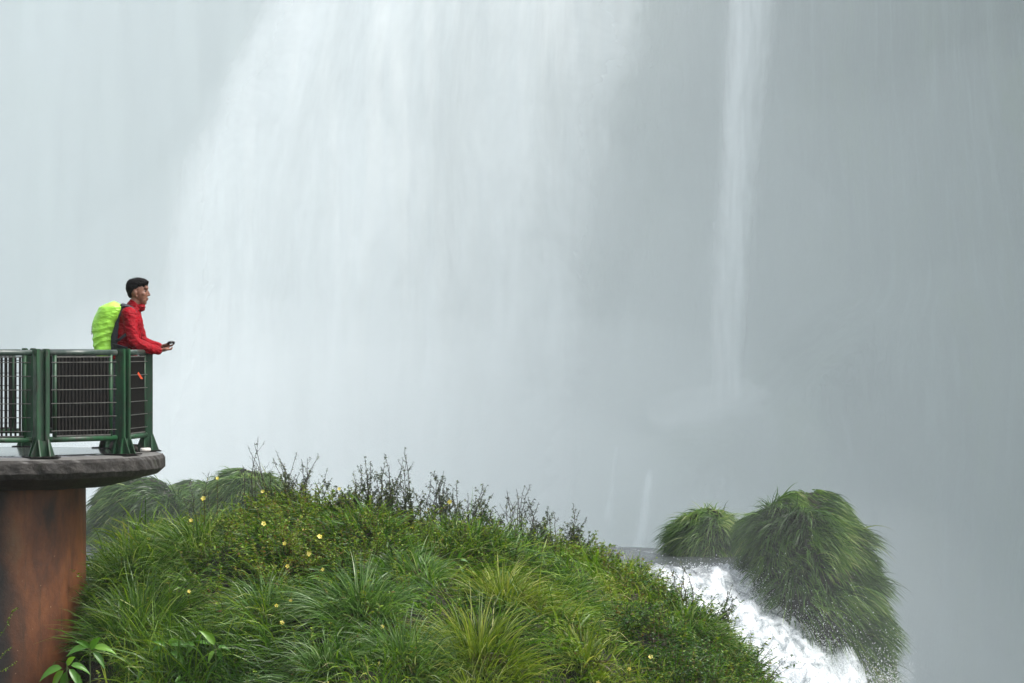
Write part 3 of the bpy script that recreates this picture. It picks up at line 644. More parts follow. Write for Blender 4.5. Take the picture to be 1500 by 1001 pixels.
# phone in the hands
ph = (wrN+wrF)/2+Vector((.112, .0, .062)); bm = bmesh.new()
bmesh.ops.create_cube(bm, size=1, matrix=Matrix.Translation(ph) @ Matrix.Rotation(math.radians(-14), 4, 'Y') @ Matrix.Rotation(math.radians(8), 4, 'Z') @ Matrix.Diagonal((.058, .088, .026, 1)))
bmesh.ops.bevel(bm, geom=bm.edges[:], offset=.006, segments=3, affect='EDGES')
CM = empty('camera', tuple(ph), 'small black device held over the railing in both hands', 'camera'); link('case', bm_mesh('case', bm, True), M['phone'], CM)
bm = bmesh.new(); c0 = ph+Vector((.028,-.006,-.002)); tube(bm, [c0, c0+Vector((.016,0,-.004))], [.017,.015], 16); link('lens', bm_mesh('lens', bm, True), M['eye'], CM)

# ================================================================ backpack in a neon rain cover
BP = empty('backpack', tuple(W(160, 515)), 'bulging backpack under a neon yellow green rain cover on the back of the person', 'backpack')
prof = [(442,158,177),(445,151,182),(450,146,184.2),(457,141.5,182.5),(465,138,179.5),(473,136,176),(482,134.8,173),(492,134.6,171),(502,135.6,170),(512,137.5,169.5),(520,140,169),(526,145,167)]
nr, na = 90, 72; V = []
for i in range(nr):
    t = i/(nr-1); py = 441.2+(527.5-441.2)*t
    l = np.interp(py, [p[0] for p in prof], [p[1] for p in prof]); r = np.interp(py, [p[0] for p in prof], [p[2] for p in prof])
    e = min(1, (t/.10))**.5 if t < .10 else (min(1, (1-t)/.08)**.5 if t > .92 else 1)
    cx_, hw = (l+r)/2, (r-l)/2*(.25+.75*e); a = np.linspace(0, 2*np.pi, na, endpoint=False)
    ca, sa = np.cos(a), np.sin(a); sx = np.sign(ca)*np.abs(ca)**.85; sy = np.sign(sa)*np.abs(sa)**.75
    x = cx_+hw*sx; wd = .175*(.35+.65*e)*(1-.12*t)
    q = np.stack([(x-750)/F*PD, PD+wd*sy, EYE-(py+x*0-500)/F*PD], -1)
    # gathered folds: sweeping down and back, stronger towards the bottom
    ph_ = py*.62+ (x-135)*.16*1.0+3.5*fbm(a*1.2, a*0+t*3, 2, 4)+2.2*fbm(x*.08, py*.05+a*0, 3, 7)
    fo = -(np.abs(np.sin(ph_*.5)))**.6*.017*(.12+.88*np.clip((t-.22)/.4, 0, 1))*(.35+.65*vnoise(x*.12, py*.1+a*0, 8))+.010*fbm(x*.1, py*.07+a*0, 3, 9)
    V.append(q+np.stack([ca*fo, sa*fo, x*0], -1)); 
V = np.array(V); i = np.arange(nr*na).reshape(nr, na); j = np.roll(i, -1, 1)
V2 = np.concatenate([V.reshape(-1, 3), V[0].mean(0)[None]+[0,0,.006], V[-1].mean(0)[None]]); k0 = nr*na
tri = [np.stack([i[0], j[0], np.full(na, k0)], -1), np.stack([j[-1], i[-1], np.full(na, k0+1)], -1)]
link('rain_cover', mesh_np('rain_cover', V2, [np.stack([i[:-1], i[1:], j[1:], j[:-1]], -1).reshape(-1, 4)]+tri, smooth=True), M['cover'], BP)
bm = bmesh.new()     # dark harness panel between cover and back
for (x0, y0), (x1, y1), r0, r1 in (((181.5,448.5),(178,462),.030,.034),((178,462),(173,480),.034,.040),((173,480),(170.5,497),.040,.050),((170.5,497),(171.5,516),.050,.055)):
    for dy in (-.09, 0, .09): cap(bm, W(x0, y0, dy), W(x1, y1, dy), r0, r1)
fuse('back_panel', bm, .007, M['pack'], BP, 3, .5, .006, 5, 20)
def strap(name, pts_, wd, parent, th=.010):
    bm = bmesh.new(); P_ = [Vector(p) for p in pts_]; rows_ = []
    for k, p in enumerate(P_):
        t = (P_[min(k+1, len(P_)-1)]-P_[max(k-1, 0)]).normalized(); o_ = (p-W(190, 480)); o_ -= t*o_.dot(t); o_.normalize(); s_ = t.cross(o_).normalized()
        rows_.append([bm.verts.new(p+s_*a_*wd/2+o_*b_*th) for a_, b_ in ((-1,0),(1,0),(1,1),(-1,1))])
    for a_, b_ in zip(rows_, rows_[1:]):
        for k in range(4): bm.faces.new((a_[k], a_[(k+1) % 4], b_[(k+1) % 4], b_[k]))
    bm.faces.new(rows_[0]); bm.faces.new(rows_[-1][::-1])
    return link(name, bm_mesh(name, bm), M['pack'], parent)
for s_ in (-1, 1):
    strap('shoulder_strap', [W(180,450,s_*.10), W(184.5,447.6,s_*.115), W(190,448.8,s_*.105), W(195,451.5,s_*.095), W(201,458,s_*.085)], .040, BP)
    strap('lower_strap', [W(173,499,s_*.17), W(179,497,s_*.205), W(185,492,s_*.21), W(191,487.5,s_*.195), W(197,483,s_*.18)], .026, BP)
    strap('hip_belt', [W(170,506,s_*.15), W(176,507,s_*.19), W(183,509,s_*.192), W(190,511,s_*.185)], .06, BP)
# dark print on the outer face of the cover
bm = bmesh.new()
for k in range(4):
    z_ = 478.5+k*3.4; xx = np.interp(z_, [p[0] for p in prof], [p[1] for p in prof])-.25
    ell(bm, W(xx+.3, z_, -.035+.012*(k % 2)), (.005, .030, .008), n=10)
link('print', bm_mesh('print', bm, True), M['logo'], BP)

# ================================================================ plants: vectorised builders
class Buf:
    def __init__(s): s.V = []; s.F = {3: [], 4: []}; s.T = []; s.n = 0
    def add(s, V, F, T):
        s.V.append(V.reshape(-1, 3)); s.F[F.shape[-1]].append(F.reshape(-1, F.shape[-1])+s.n); s.T.append(T.ravel()); s.n += s.V[-1].shape[0]
    def mesh(s, name, smooth=False):
        fs = [np.concatenate(v) for v in s.F.values() if v]
        return mesh_np(name, np.concatenate(s.V), fs, {'tint': np.concatenate(s.T)}, smooth)
def blades(buf, P, D, L, W_, droop, side, tint, seg=4, tipdry=.0):
    "arching grass blades; D start direction, side horizontal lean they bend towards"
    n = len(P); t = np.linspace(0, 1, seg+1)
    G = np.concatenate([side*.55, -np.ones((n, 1))], 1)
    pos = [P]; d = D.copy(); st_ = L[:, None]/seg
    for k in range(seg):
        d = unit(d+G*(droop[:, None]*(.35+.65*t[k])/seg*2.2)); pos.append(pos[-1]+d*st_)
    pos = np.array(pos)                                     # seg+1,n,3
    wv = np.cross(D, unit(rdir(n)*[1,1,.25])); wv = unit(wv)
    ww = W_[None, :, None]*np.array([.7,1,.9,.65,.08] if seg == 4 else np.concatenate([[.75], np.linspace(1, .06, seg)]))[:, None, None]*.5
    A = np.stack([pos-wv*ww, pos+wv*ww], 2)                 # seg+1,n,2,3
    A = A.transpose(1, 0, 2, 3)                             # n,seg+1,2,3
    b = np.arange(n)[:, None]*(2*(seg+1)); k = np.arange(seg)[None, :]*2
    F = np.stack([b+k, b+k+1, b+k+3, b+k+2], -1)
    T = np.clip(tint[:, None, None]+tipdry*(t[None, :, None]**3), 0, 1)*np.ones((1, 1, 2))
    buf.add(A, F, T)
def leaves(buf, P, D, L, W_, tint, cup=.25, bend=.25):
    n = len(P); up = np.array([0,0,1.]); s_ = np.cross(D, up+.5*R.normal(size=(n,3))); s_ = unit(s_); nn = np.cross(s_, D)
    L = L[:, None]; W2 = W_[:, None]*.5
    a = P; m1 = P+D*L*.33; m2 = P+D*L*.68-nn*0+np.array([0,0,-1.])*L*bend*.4; tip = P+D*L+np.array([0,0,-1.])*L*bend
    V = np.stack([a, m1-s_*W2+nn*W2*cup, m1, m1+s_*W2+nn*W2*cup, m2-s_*W2*.72+nn*W2*cup, m2, m2+s_*W2*.72+nn*W2*cup, tip], 1)
    b = np.arange(n)[:, None, None]*8
    buf.add(V, np.array([[0,2,1],[0,3,2],[4,5,7],[5,6,7]])[None]+b, np.repeat(tint, 8))
    s0 = buf.n-n*8
    q = (np.array([[1,2,5,4],[2,3,6,5]])[None]+b).reshape(-1, 4)+s0; buf.F[4].append(q)
def stalks(buf, paths, r0, r1, tint, ns=4):
    "paths (n,k,3)"
    n, k, _ = paths.shape; t = np.linspace(0, 1, k); r = r0[:, None]*(1-t)+r1[:, None]*t
    a = np.arange(ns)*2*np.pi/ns; off_ = np.stack([np.cos(a), np.sin(a), a*0], -1)
    V = paths[:, :, None, :]+off_[None, None]*r[:, :, None, None]
    b = (np.arange(n)*k*ns)[:, None, None]+(np.arange(k-1)*ns)[None, :, None]; j = np.arange(ns)[None, None, :]; j1 = (j+1) % ns
    buf.add(V, np.stack([b+j, b+j1, b+ns+j1, b+ns+j], -1), np.repeat(tint, k*ns))
def stem_paths(P, H, lean, k=7, wob=.05):
    n = len(P); t = np.linspace(0, 1, k)[None, :, None]
    w_ = R.normal(size=(n, k, 3))*wob*H[:, None, None]*.35*t; w_ = np.cumsum(w_, 1)*.45
    d = np.concatenate([lean, np.ones((n, 1))], 1)[:, None, :]
    p = P[:, None, :]+d*t*H[:, None, None]+np.concatenate([lean, -.25*np.linalg.norm(lean, axis=1, keepdims=True)], 1)[:, None, :]*(t**2)*H[:, None, None]*.6
    w_[..., 2] *= .2
    return p+w_
def leaf_on(buf, paths, per, L, W_, tmu, tsd, t0=.15, out=.8, upw=.5, bend=.3):
    n, k, _ = paths.shape; idx = np.repeat(np.arange(n), per); m = len(idx); t = t0+(1-t0)*R.random(m)**.9; f = t*(k-1); i = np.minimum(f.astype(int), k-2); f = (f-i)[:, None]
    p = paths[idx, i]*(1-f)+paths[idx, i+1]*f; ax = unit(paths[idx, i+1]-paths[idx, i]); h = rdir(m); h[:, 2] *= .2; h = unit(h)
    leaves(buf, p, unit(h*out+ax*upw), L*(.6+.7*R.random(m))*(1-.35*t), W_*(.6+.7*R.random(m)), np.clip(tmu+tsd*R.normal(size=m), 0, 1), bend=bend)
def mz(X, Y): return mound(np.asarray(X, float), np.asarray(Y, float))
def ground_at(px, py):
    "where the view ray through a spot of the slope meets the mound"
    Y = np.linspace(24, 33.5, 400); X = (px-750)/F*Y; z = EYE-(py-500)/F*Y; g_ = mz(X, Y)
    k = np.argmax(g_ >= z)
    if g_[k] < z[k]: k = int(np.argmin(z-g_))
    return np.array([X[k], Y[k], g_[k]])
def nrm(X, Y, e=.05):
    gx_ = (mz(X+e, Y)-mz(X-e, Y))/(2*e); gy_ = (mz(X, Y+e)-mz(X, Y-e))/(2*e); return unit(np.stack([-gx_, -gy_, gx_*0+1], -1))
def flow(X, Y):
    a = 2.9+2.0*fbm(X*.7, Y*.9, 2, 71)*2+.3*R.normal(size=len(X)); return np.stack([np.cos(a), np.sin(a)*.8-.25], -1)

# ---------------------------------------------------------------- grass carpet of the mound
b = Buf(); n = 62000
X = R.uniform(-6.2, 4.2, n); Y = R.uniform(26.2, 34.2, n); z = mz(X, Y)
keep = ((Y > 29.3) | (X/Y*F+750 > 152)) & (X/Y*F+750 > 108) & (z > EYE-560/F*Y) & (z > -3.6) & ~((X+5.144)**2+(Y-30.33)**2 < 1.08**2) & (R.random(n) < np.where(Y > 32.3, .5, 1))
X, Y, z = X[keep], Y[keep], z[keep]; n = len(X)
pat = fbm(X*.8, Y*.8, 3, 81); hp = .5+.5*fbm(X*.5+3, Y*.6, 3, 82); fl = flow(X, Y)
pxx = 750+X/Y*F; fl[:, 0] = np.where(fl[:, 0] < 0, fl[:, 0]*np.interp(pxx, [130,260], [-.4,1]), fl[:, 0])
P = np.stack([X, Y, z-.02], -1); D = unit(nrm(X, Y)*.75+np.array([0,0,.5])+np.concatenate([fl*.70, np.zeros((n,1))], 1)+.38*R.normal(size=(n,3)))
longg = np.clip((330-pxx)/120, 0, 1)
L = (.20+.30*hp*R.random(n)**.6+.14*R.random(n)**3)*(.55+.95*vnoise(X*2.2, Y*2.2, 77))*(1+.35*longg)*np.interp(pxx, [820,960,1150], [1,.8,.75])
dry = np.clip(fbm(X*1.4, Y*1.4, 3, 84)*1.5, 0, .5)*(1-longg)
tint = np.clip(.42+.34*pat+.17*R.normal(size=n)+.22*(R.random(n) < .10)+dry*.35, 0, 1)
blades(b, P, D, L, .009+.011*R.random(n)**1.5, .5+.9*R.random(n), fl, tint, tipdry=.15)
tag(link('grass', b.mesh('grass'), M['grass']), 'mixed wild grass covering the near mound', kind='stuff')
# dead thatch close to the soil
b = Buf(); n = 16000; X = R.uniform(-5, 3.2, n); Y = R.uniform(27, 33, n); P = np.stack([X, Y, mz(X, Y)+.01], -1)
D = unit(rdir(n)*[1,1,.4]+np.array([0,0,.30])); blades(b, P, D, .10+.22*R.random(n), .004+.004*R.random(n), .5+.6*R.random(n), flow(X, Y), R.random(n), seg=3)
tag(link('dead_grass', b.mesh('dead_grass'), M['straw']), 'brown dead blades lying between the grass of the mound', kind='stuff')
# low leafy herbs mixed into the grass
b = Buf(); bs = Buf(); n = 2600
X = R.uniform(-4.3, 3.0, n); Y = R.uniform(27.3, 32.6, n); pxx = 750+X/Y*F
wgt = np.interp(pxx, [124,260,330,520,620,760,850,1000], [.10,.2,1,1,.5,.35,.8,.8])*np.interp(Y, [27,29,31,32], [.45,.5,1,1])*(.35+.9*np.clip(.5+fbm(X*1.1, Y*1.1, 3, 91), 0, 1))
k = R.random(n) < wgt; X, Y, pxx = X[k], Y[k], pxx[k]; n = len(X); P = np.stack([X, Y, mz(X, Y)], -1)
H = .16+.26*R.random(n); pa = stem_paths(P, H, R.normal(size=(n,2))*.22, 7); stalks(bs, pa, H*0+.0032, H*0+.0012, R.random(n))
leaf_on(b, pa, 22, .062, .019, .50, .20, .12); leaf_on(b, pa[::3], 12, .036, .016, .85, .10, .4)
tag(link('herb_stems', bs.mesh('herb_stems'), M['stem_red']), 'thin stems of the low herbs between the grass', kind='stuff')
tag(link('herbs', b.mesh('herbs'), M['forb']), 'low leafy herbs growing through the grass of the mound', kind='stuff')

# ---------------------------------------------------------------- tussocks
def tussock(px, py, rad, L0, mat, label, n=900, lean=(0,0), dr=.8, tb=.5):
    c = ground_at(px, py); root = empty('grass_tussock', tuple(c), label, 'grass tuft', 'grass tussocks on the near mound')
    n = int(n*.62); b = Buf(); a = R.random(n)*2*np.pi; q = R.random(n)**.6*(.75+.5*vnoise(np.cos(a)*1.5+c[0]*3, np.sin(a)*1.5, 5)); X = c[0]+np.cos(a)*q*rad*.8; Y = c[1]+np.sin(a)*q*rad*.6
    o = np.stack([np.cos(a)*q+lean[0], np.sin(a)*q+lean[1]], -1); P = np.stack([X, Y, mz(X, Y)-.02], -1)
    D = unit(np.concatenate([o*.75, np.ones((n,1))*(1.1-.4*q[:,None])], 1)+np.concatenate([flow(X, Y)*.22, np.zeros((n,1))], 1)+.20*R.normal(size=(n,3)))
    L = L0*(.50+.62*R.random(n))*(.8+.5*vnoise(a*2.5, a*0+c[0], 6))*np.clip((750+X/Y*F-105)/60, .15, 1); blades(b, P, D, L, .010+.010*R.random(n)**1.5, dr*(.45+.9*R.random(n)), unit(o+1e-3), np.clip(tb+.20*R.normal(size=n), 0, 1), seg=6, tipdry=.25)
    link('blades', b.mesh('blades'), mat, root)
    b = Buf(); m = n//7; a = R.random(m)*2*np.pi; P = np.stack([c[0]+np.cos(a)*rad*.4*R.random(m), c[1]+np.sin(a)*rad*.4*R.random(m), np.full(m, c[2]+.01)], -1)
    D = unit(np.stack([np.cos(a), np.sin(a), a*0+.6], -1)+.3*R.normal(size=(m,3))); blades(b, P, D, L0*.6*(.5+.6*R.random(m)), .006+.004*R.random(m), 1+.6*R.random(m), unit(np.stack([np.cos(a), np.sin(a)], -1)), R.random(m), seg=4)
    link('dead_blades', b.mesh('dead_blades'), M['straw'], root)
tb_, ty, td = M['tuft_blue'], M['tuft_yellow'], M['tuft_dark']
tussock(205, 925, .50, .62, td, 'deep green tussock with long arching blades close beside the pier', 1500, (.1,0))
tussock(182, 852, .45, .55, td, 'grass tussock growing against the upper part of the pier edge', 1100, (-.05,0))
tussock(262, 815, .45, .50, td, 'soft green tussock blown flat above the tussock beside the pier', 1000, (-.5,-.2), 1.1, .6)
tussock(520, 905, .42, .56, tb_, 'large bluish green tussock in the middle of the slope', 1300, (-.1,-.1))
tussock(588, 975, .40, .50, tb_, 'bluish tussock at the bottom edge below the large bluish one', 1200, (0,-.2), .9)
tussock(470, 985, .40, .46, tb_, 'pale bluish tussock drooping at the bottom edge left of centre', 1000, (-.2,-.2), 1.1, .6)
tussock(700, 965, .48, .60, ty, 'big yellow green tussock spreading like a fountain', 1500, (-.05,-.1), .75)
tussock(745, 880, .40, .48, ty, 'pale yellow green tussock behind the big fountain shaped one', 1000, (.25,0), .9, .62)
tussock(590, 838, .40, .46, tb_, 'grey green tussock under the dark weeds, its blades sweeping left', 900, (-.5,0), 1.1, .55)
tussock(860, 975, .36, .42, ty, 'yellowish tussock beside the dark small leaved bush at the bottom', 800, (.1,-.2), 1)
tussock(385, 905, .38, .44, tb_, 'grassy tussock below the yellow flowers on the left slope', 900, (0,-.1), 1)
tussock(300, 965, .36, .42, td, 'dark tussock behind the bright broad leaved plants', 900, (.1,-.1), .9, .35)
tussock(930, 860, .34, .40, ty, 'low yellow green tussock on the right shoulder of the mound', 800, (.3,0), 1.1, .55)
tussock(1030, 930, .34, .44, td, 'green tussock hanging over the right edge of the mound', 900, (.6,0), 1.1, .6)
tussock(820, 880, .34, .44, td, 'deep green tussock right of the pale yellow green one', 900, (.2,-.1), 1, .5)
tussock(690, 1030, .36, .44, ty, 'yellow green tussock cut by the bottom edge of the view', 800, (0,-.1), .9)

# ---------------------------------------------------------------- dark leggy weeds along the crest
def weed(px, base_py, tops, label, leafy=26, mat=None, spread=.16, Lf=.040, tone=.62, twig=3):
    """tops: list of (px, py) stem tips"""
    base_py += 6; c = ground_at(px, base_py); root = empty('tall_weed', tuple(c), label, 'weed', 'tall weeds along the crest of the mound')
    bs = Buf(); b = Buf()
    tops = list(tops)+[(a_+random.uniform(-15,15), b_+random.uniform(6,26+q_*18)) for q_ in (0, 1) for a_, b_ in tops if len(tops) > 1]
    for (tx, ty_) in tops:
        T_ = PX(tx, ty_, c[1]+random.uniform(-.15,.15)); B_ = c+np.array([random.uniform(-spread, spread)+ (T_[0]-c[0])*.35, random.uniform(-.1,.1), 0]); B_[2] = float(mz([B_[0]], [B_[1]])[0])
        k = 12; t = np.linspace(0, 1, k)[:, None]; bow = np.array([random.uniform(-.07,.07), random.uniform(-.05,.05), 0])
        pa = B_*(1-t)+T_*t+bow*np.sin(t*np.pi)+np.cumsum(R.normal(size=(k,3))*[.007,.006,.001], 0)*np.minimum(t*3, 1); pa = pa[None]
        h = float(T_[2]-B_[2]); stalks(bs, pa, np.array([.0046+.0016*h]), np.array([.0020]), np.array([.5]))
        nt_ = int(twig*2.2); tw = []
        for q in range(nt_):
            f = random.uniform(.25, .92); i = int(f*(k-1)); p = pa[0, i]; a_ = random.uniform(0, 6.28); l = h*random.uniform(.10,.28)*(1.15-f*.6)
            d = np.array([math.cos(a_)*.55, math.sin(a_)*.45, .9]); tt = np.linspace(0, 1, 6)[:, None]; tw.append(p+d*l*tt+np.array([math.cos(a_),math.sin(a_),0])*l*.25*np.sin(tt*2)+np.cumsum(R.normal(size=(6,3))*.003, 0)*tt)
        tw = np.array(tw); stalks(bs, tw, np.full(nt_, .0028), np.full(nt_, .0015), np.full(nt_, .5), 3)
        if leafy:
            leaf_on(b, pa, leafy, Lf, Lf*.42, tone, .22, .30, .8, .35, .5); leaf_on(b, tw, max(2, leafy//4), Lf*.8, Lf*.36, tone, .22, .3, .8, .3, .5)
            bl = int(leafy*1.2); leaf_on(b, pa[:, :6], bl, Lf*1.2, Lf*.4, tone+.25, .2, .0, .8, .4, .4)
    link('stems', bs.mesh('stems'), M['stem'], root)
    if leafy: link('leaves', b.mesh('leaves'), mat or M['dark_leaf'], root)
weed(385, 735, [(375,640),(366,668)], 'thin bare weed stalks sticking up highest left of the crest, seed heads at the tips', 6)
weed(420, 742, [(402,660),(395,690),(411,676)], 'leafy upright weed beside the tall bare stalks, pale tips', 30, tone=.75)
weed(428, 745, [(432,662),(452,684),(441,672),(466,664)], 'weed with a slanting feathery tip reaching right over the mist', 18, tone=.7)
weed(315, 760, [(307,690),(281,706)], 'slender brown stalks above the left yellow flowers', 10, tone=.7)
weed(484, 760, [(484,700),(475,716),(497,712)], 'short bushy dark weed with rounded leaf cluster at the left of the dark row', 44, spread=.1)
weed(520, 765, [(522,690),(512,712),(531,700),(520,722)], 'dark leafy weed with crowded twiggy stems', 40)
weed(547, 768, [(545,676),(538,696),(553,684),(560,706),(536,668)], 'tall tangled dark weed left of the tallest stalk', 44)
weed(582, 772, [(594,653),(588,690)], 'tallest leafy stalk of the dark row, its tip standing alone', 24)
weed(570, 775, [(571,682),(578,700),(562,664),(584,712)], 'dark weed with thin twigs at the foot of the tallest stalk', 38)
weed(602, 775, [(600,704),(608,716),(596,722)], 'low dense dark weed right of the tallest stalk', 44)
weed(632, 782, [(628,690),(640,700),(636,714),(650,690)], 'dark weed with a broad leafy top in the middle of the row', 40)
weed(655, 785, [(655,700),(668,704),(648,716),(662,724)], 'dark twiggy weed with a drooping tip', 36)
weed(690, 790, [(688,722),(698,730),(680,738)], 'half bare dark weed between two leafier ones', 20)
weed(712, 792, [(711,708),(718,722),(705,730),(724,740)], 'dark weed topped by a flat cluster of leaves', 40)
weed(745, 795, [(741,718),(752,716),(760,742),(735,746)], 'almost bare weed of thin upright twigs', 8)
weed(775, 800, [(768,714),(779,710),(786,736),(772,742)], 'dark weed with forked bare tips', 14)
weed(798, 806, [(800,742),(806,760),(790,764)], 'short dark weed with curled leaves on the falling end of the row', 40)
weed(828, 815, [(846,738),(838,762),(850,758),(820,770)], 'weed leaning right with dark leaf bunches at the right end of the row', 40)
weed(812, 808, [(806,778),(813,748)], 'thin bare twig left of the leaning weed at the row end', 2)
weed(905, 832, [(905,798),(894,806)], 'small sparse weed on the right shoulder above the river', 12)
weed(1005, 850, [(990,822),(986,836)], 'slender leafy sprig standing in front of the river', 20, tone=.7)
# ---- sprigs over the white water
weed(1040, 905, [(1078,868),(1068,856),(1060,880)], 'dark sprig slanting right over the white water', 30, spread=.05, tone=.6)
weed(1090, 985, [(1150,962),(1128,944)], 'bare twigs reaching over the lower white water', 4, spread=.04)

# ---------------------------------------------------------------- leafy bushes
def bush(px, py, rad, h, label, mat='shrub', n=70, per=30, Lf=.048, cat='bush', name='leafy_bush', tone=.5, grp='leafy bushes on the mound'):
    c = ground_at(px, py); root = empty(name, tuple(c), label, cat, grp); bs = Buf(); b = Buf()
    a = R.random(n)*2*np.pi; q = R.random(n)**.5; X = c[0]+np.cos(a)*q*rad; Y = c[1]+np.sin(a)*q*rad; P = np.stack([X, Y, mz(X, Y)], -1)
    H = h*(.55+.55*R.random(n)); pa = stem_paths(P, H, np.stack([np.cos(a)*q, np.sin(a)*q], -1)*.55+.2*R.normal(size=(n,2)), 8)
    stalks(bs, pa, np.full(n, .004), np.full(n, .0015), R.random(n)); leaf_on(b, pa, per, Lf, Lf*.40, tone, .2, .12, .8, .55)
    link('stems', bs.mesh('stems'), M['stem_red'], root); link('leaves', b.mesh('leaves'), M[mat], root)
bush(1000, 905, .36, .36, 'deep green small leaved bush on the right shoulder beside the white water')
bush(1060, 975, .34, .36, 'deep green bush at the lower right corner of the mound', n=80)
bush(960, 975, .38, .34, 'dark glossy bush between the lower right corner bush and the yellowish tussock', n=80, tone=.4)
bush(890, 920, .34, .32, 'dense dark bush in the middle of the right slope', n=70, tone=.42)
bush(1015, 1020, .36, .34, 'dark green bush cut off by the bottom edge of the view at right', n=70)
bush(905, 850, .30, .28, 'low mid green bush below the small sparse weed', 'forb', tone=.45)
bush(850, 830, .30, .30, 'yellowish leafy bush behind the right end of the weed row', 'forb', tone=.6)
bush(745, 825, .36, .30, 'green leafy bush under the middle of the weed row', 'forb', tone=.42)
bush(640, 810, .36, .32, 'green leafy bush at the foot of the dark weeds', 'forb', tone=.45)
bush(545, 790, .36, .34, 'leafy bush with long green leaves under the tallest stalk', 'forb', tone=.5, Lf=.045)
bush(450, 770, .38, .32, 'yellow green bush crowning the left of the mound', 'forb', tone=.6, n=90)
bush(370, 760, .38, .32, 'tall yellow green bush with brownish stems at the left crest', 'forb', tone=.62, n=90)
bush(310, 790, .30, .30, 'yellow green bush on the left shoulder behind the blown grass', 'forb', tone=.6)
bush(420, 830, .40, .32, 'rust speckled bush among the yellow flowers', 'forb', tone=.72, n=80)
bush(500, 825, .34, .30, 'fresh green bush right of the rust speckled one', 'forb', tone=.5)

# ---------------------------------------------------------------- flowering stalks
def flowering(px, py, base_dy, label):
    T_g = ground_at(px+random.uniform(-8,8), py+base_dy); T_ = PX(px, py, T_g[1]-.26); root = empty('flowering_plant', tuple(T_g), label, 'flower', 'yellow flowers on the mound')
    t = np.linspace(0, 1, 9)[:, None]; pa = (T_g*(1-t)+T_*t+np.array([random.uniform(-.04,.04),0,0])*np.sin(t*np.pi))[None]; bs = Buf(); b = Buf()
    stalks(bs, pa, np.array([.0042]), np.array([.002]), np.array([.5])); leaf_on(b, pa, 22, .045, .013, .55, .2, .1)
    link('stem', bs.mesh('stem'), M['stem_red'], root); link('leaves', b.mesh('leaves'), M['forb'], root)
    b = Buf(); m = 5; f = np.array([random.uniform(-.5,.5), -1, random.uniform(.1,.7)]); f /= np.linalg.norm(f); u = unit(np.cross(f, [0,0,1.])); v = np.cross(f, u); sz = random.uniform(.019,.030)
    a = np.arange(m)*2*np.pi/m+random.random(); D = unit(np.cos(a)[:,None]*u+np.sin(a)[:,None]*v+f*.35); s_ = np.cross(D, f)
    P = np.repeat(T_[None], m, 0); V = np.stack([P, P+D*sz*.55-s_*sz*.42, P+D*sz*.95-s_*sz*.22, P+D*sz*.95+s_*sz*.22, P+D*sz*.55+s_*sz*.42], 1)
    bb = np.arange(m)[:, None, None]*5; b.add(V, np.array([[0,1,2],[0,2,3],[0,3,4]])[None]+bb, np.repeat(R.random(m), 5))
    link('petals', b.mesh('petals'), M['petal'], root)
for px, py, dy, l in [
    (298,730,45,'yellow flower highest on the left, on a slender stalk'),(452,811,25,'largest yellow flower, in the middle of the left slope'),
    (218,789,30,'yellow flower lowest over the blown grass nearest the pier'),(280,762,30,'small yellow flower under the highest left one'),
    (386,767,25,'small yellow flower between the two bushes of the left crest'),(446,775,22,'bright yellow flower just under the left crest'),
    (417,796,22,'small yellow flower left above the largest one'),(277,866,30,'yellow flower on a tall reddish stalk beside the deep green tussock'),
    (405,887,22,'pale yellow flower in the tangle low on the left slope'),(421,829,20,'small yellow flower just below the largest one'),
    (473,834,20,'yellow flower right below the largest one'),(484,853,20,'yellow flower at the left rim of the large bluish tussock'),
    (426,880,20,'small yellow flower beside the pale one in the tangle'),(318,700,50,'yellow bloom standing over the crest against the far grass clumps'),
    (497,716,38,'yellow bloom among the dark leaves at the left of the row'),(659,735,40,'yellow bloom among the dark twigs in mid row'),
    (604,772,26,'orange yellow bloom at the foot of the dark row'),(560,918,20,'yellow bloom between the two bluish tussocks'),
    (730,922,20,'yellow bloom on the big fountain shaped tussock'),(953,962,16,'cream bloom in the dark bush at the lower right'),
    (922,980,14,'yellow bloom at the bottom below the cream one'),(876,1000,14,'yellow bloom at the very bottom edge'),
    (385,720,40,'tiny yellow bloom beside the tall bare stalks'),(413,912,20,'small yellow bloom lowest in the left tangle'),
    (468,786,22,'yellow bloom right of the bright one under the crest')]: flowering(px, py, dy, l)

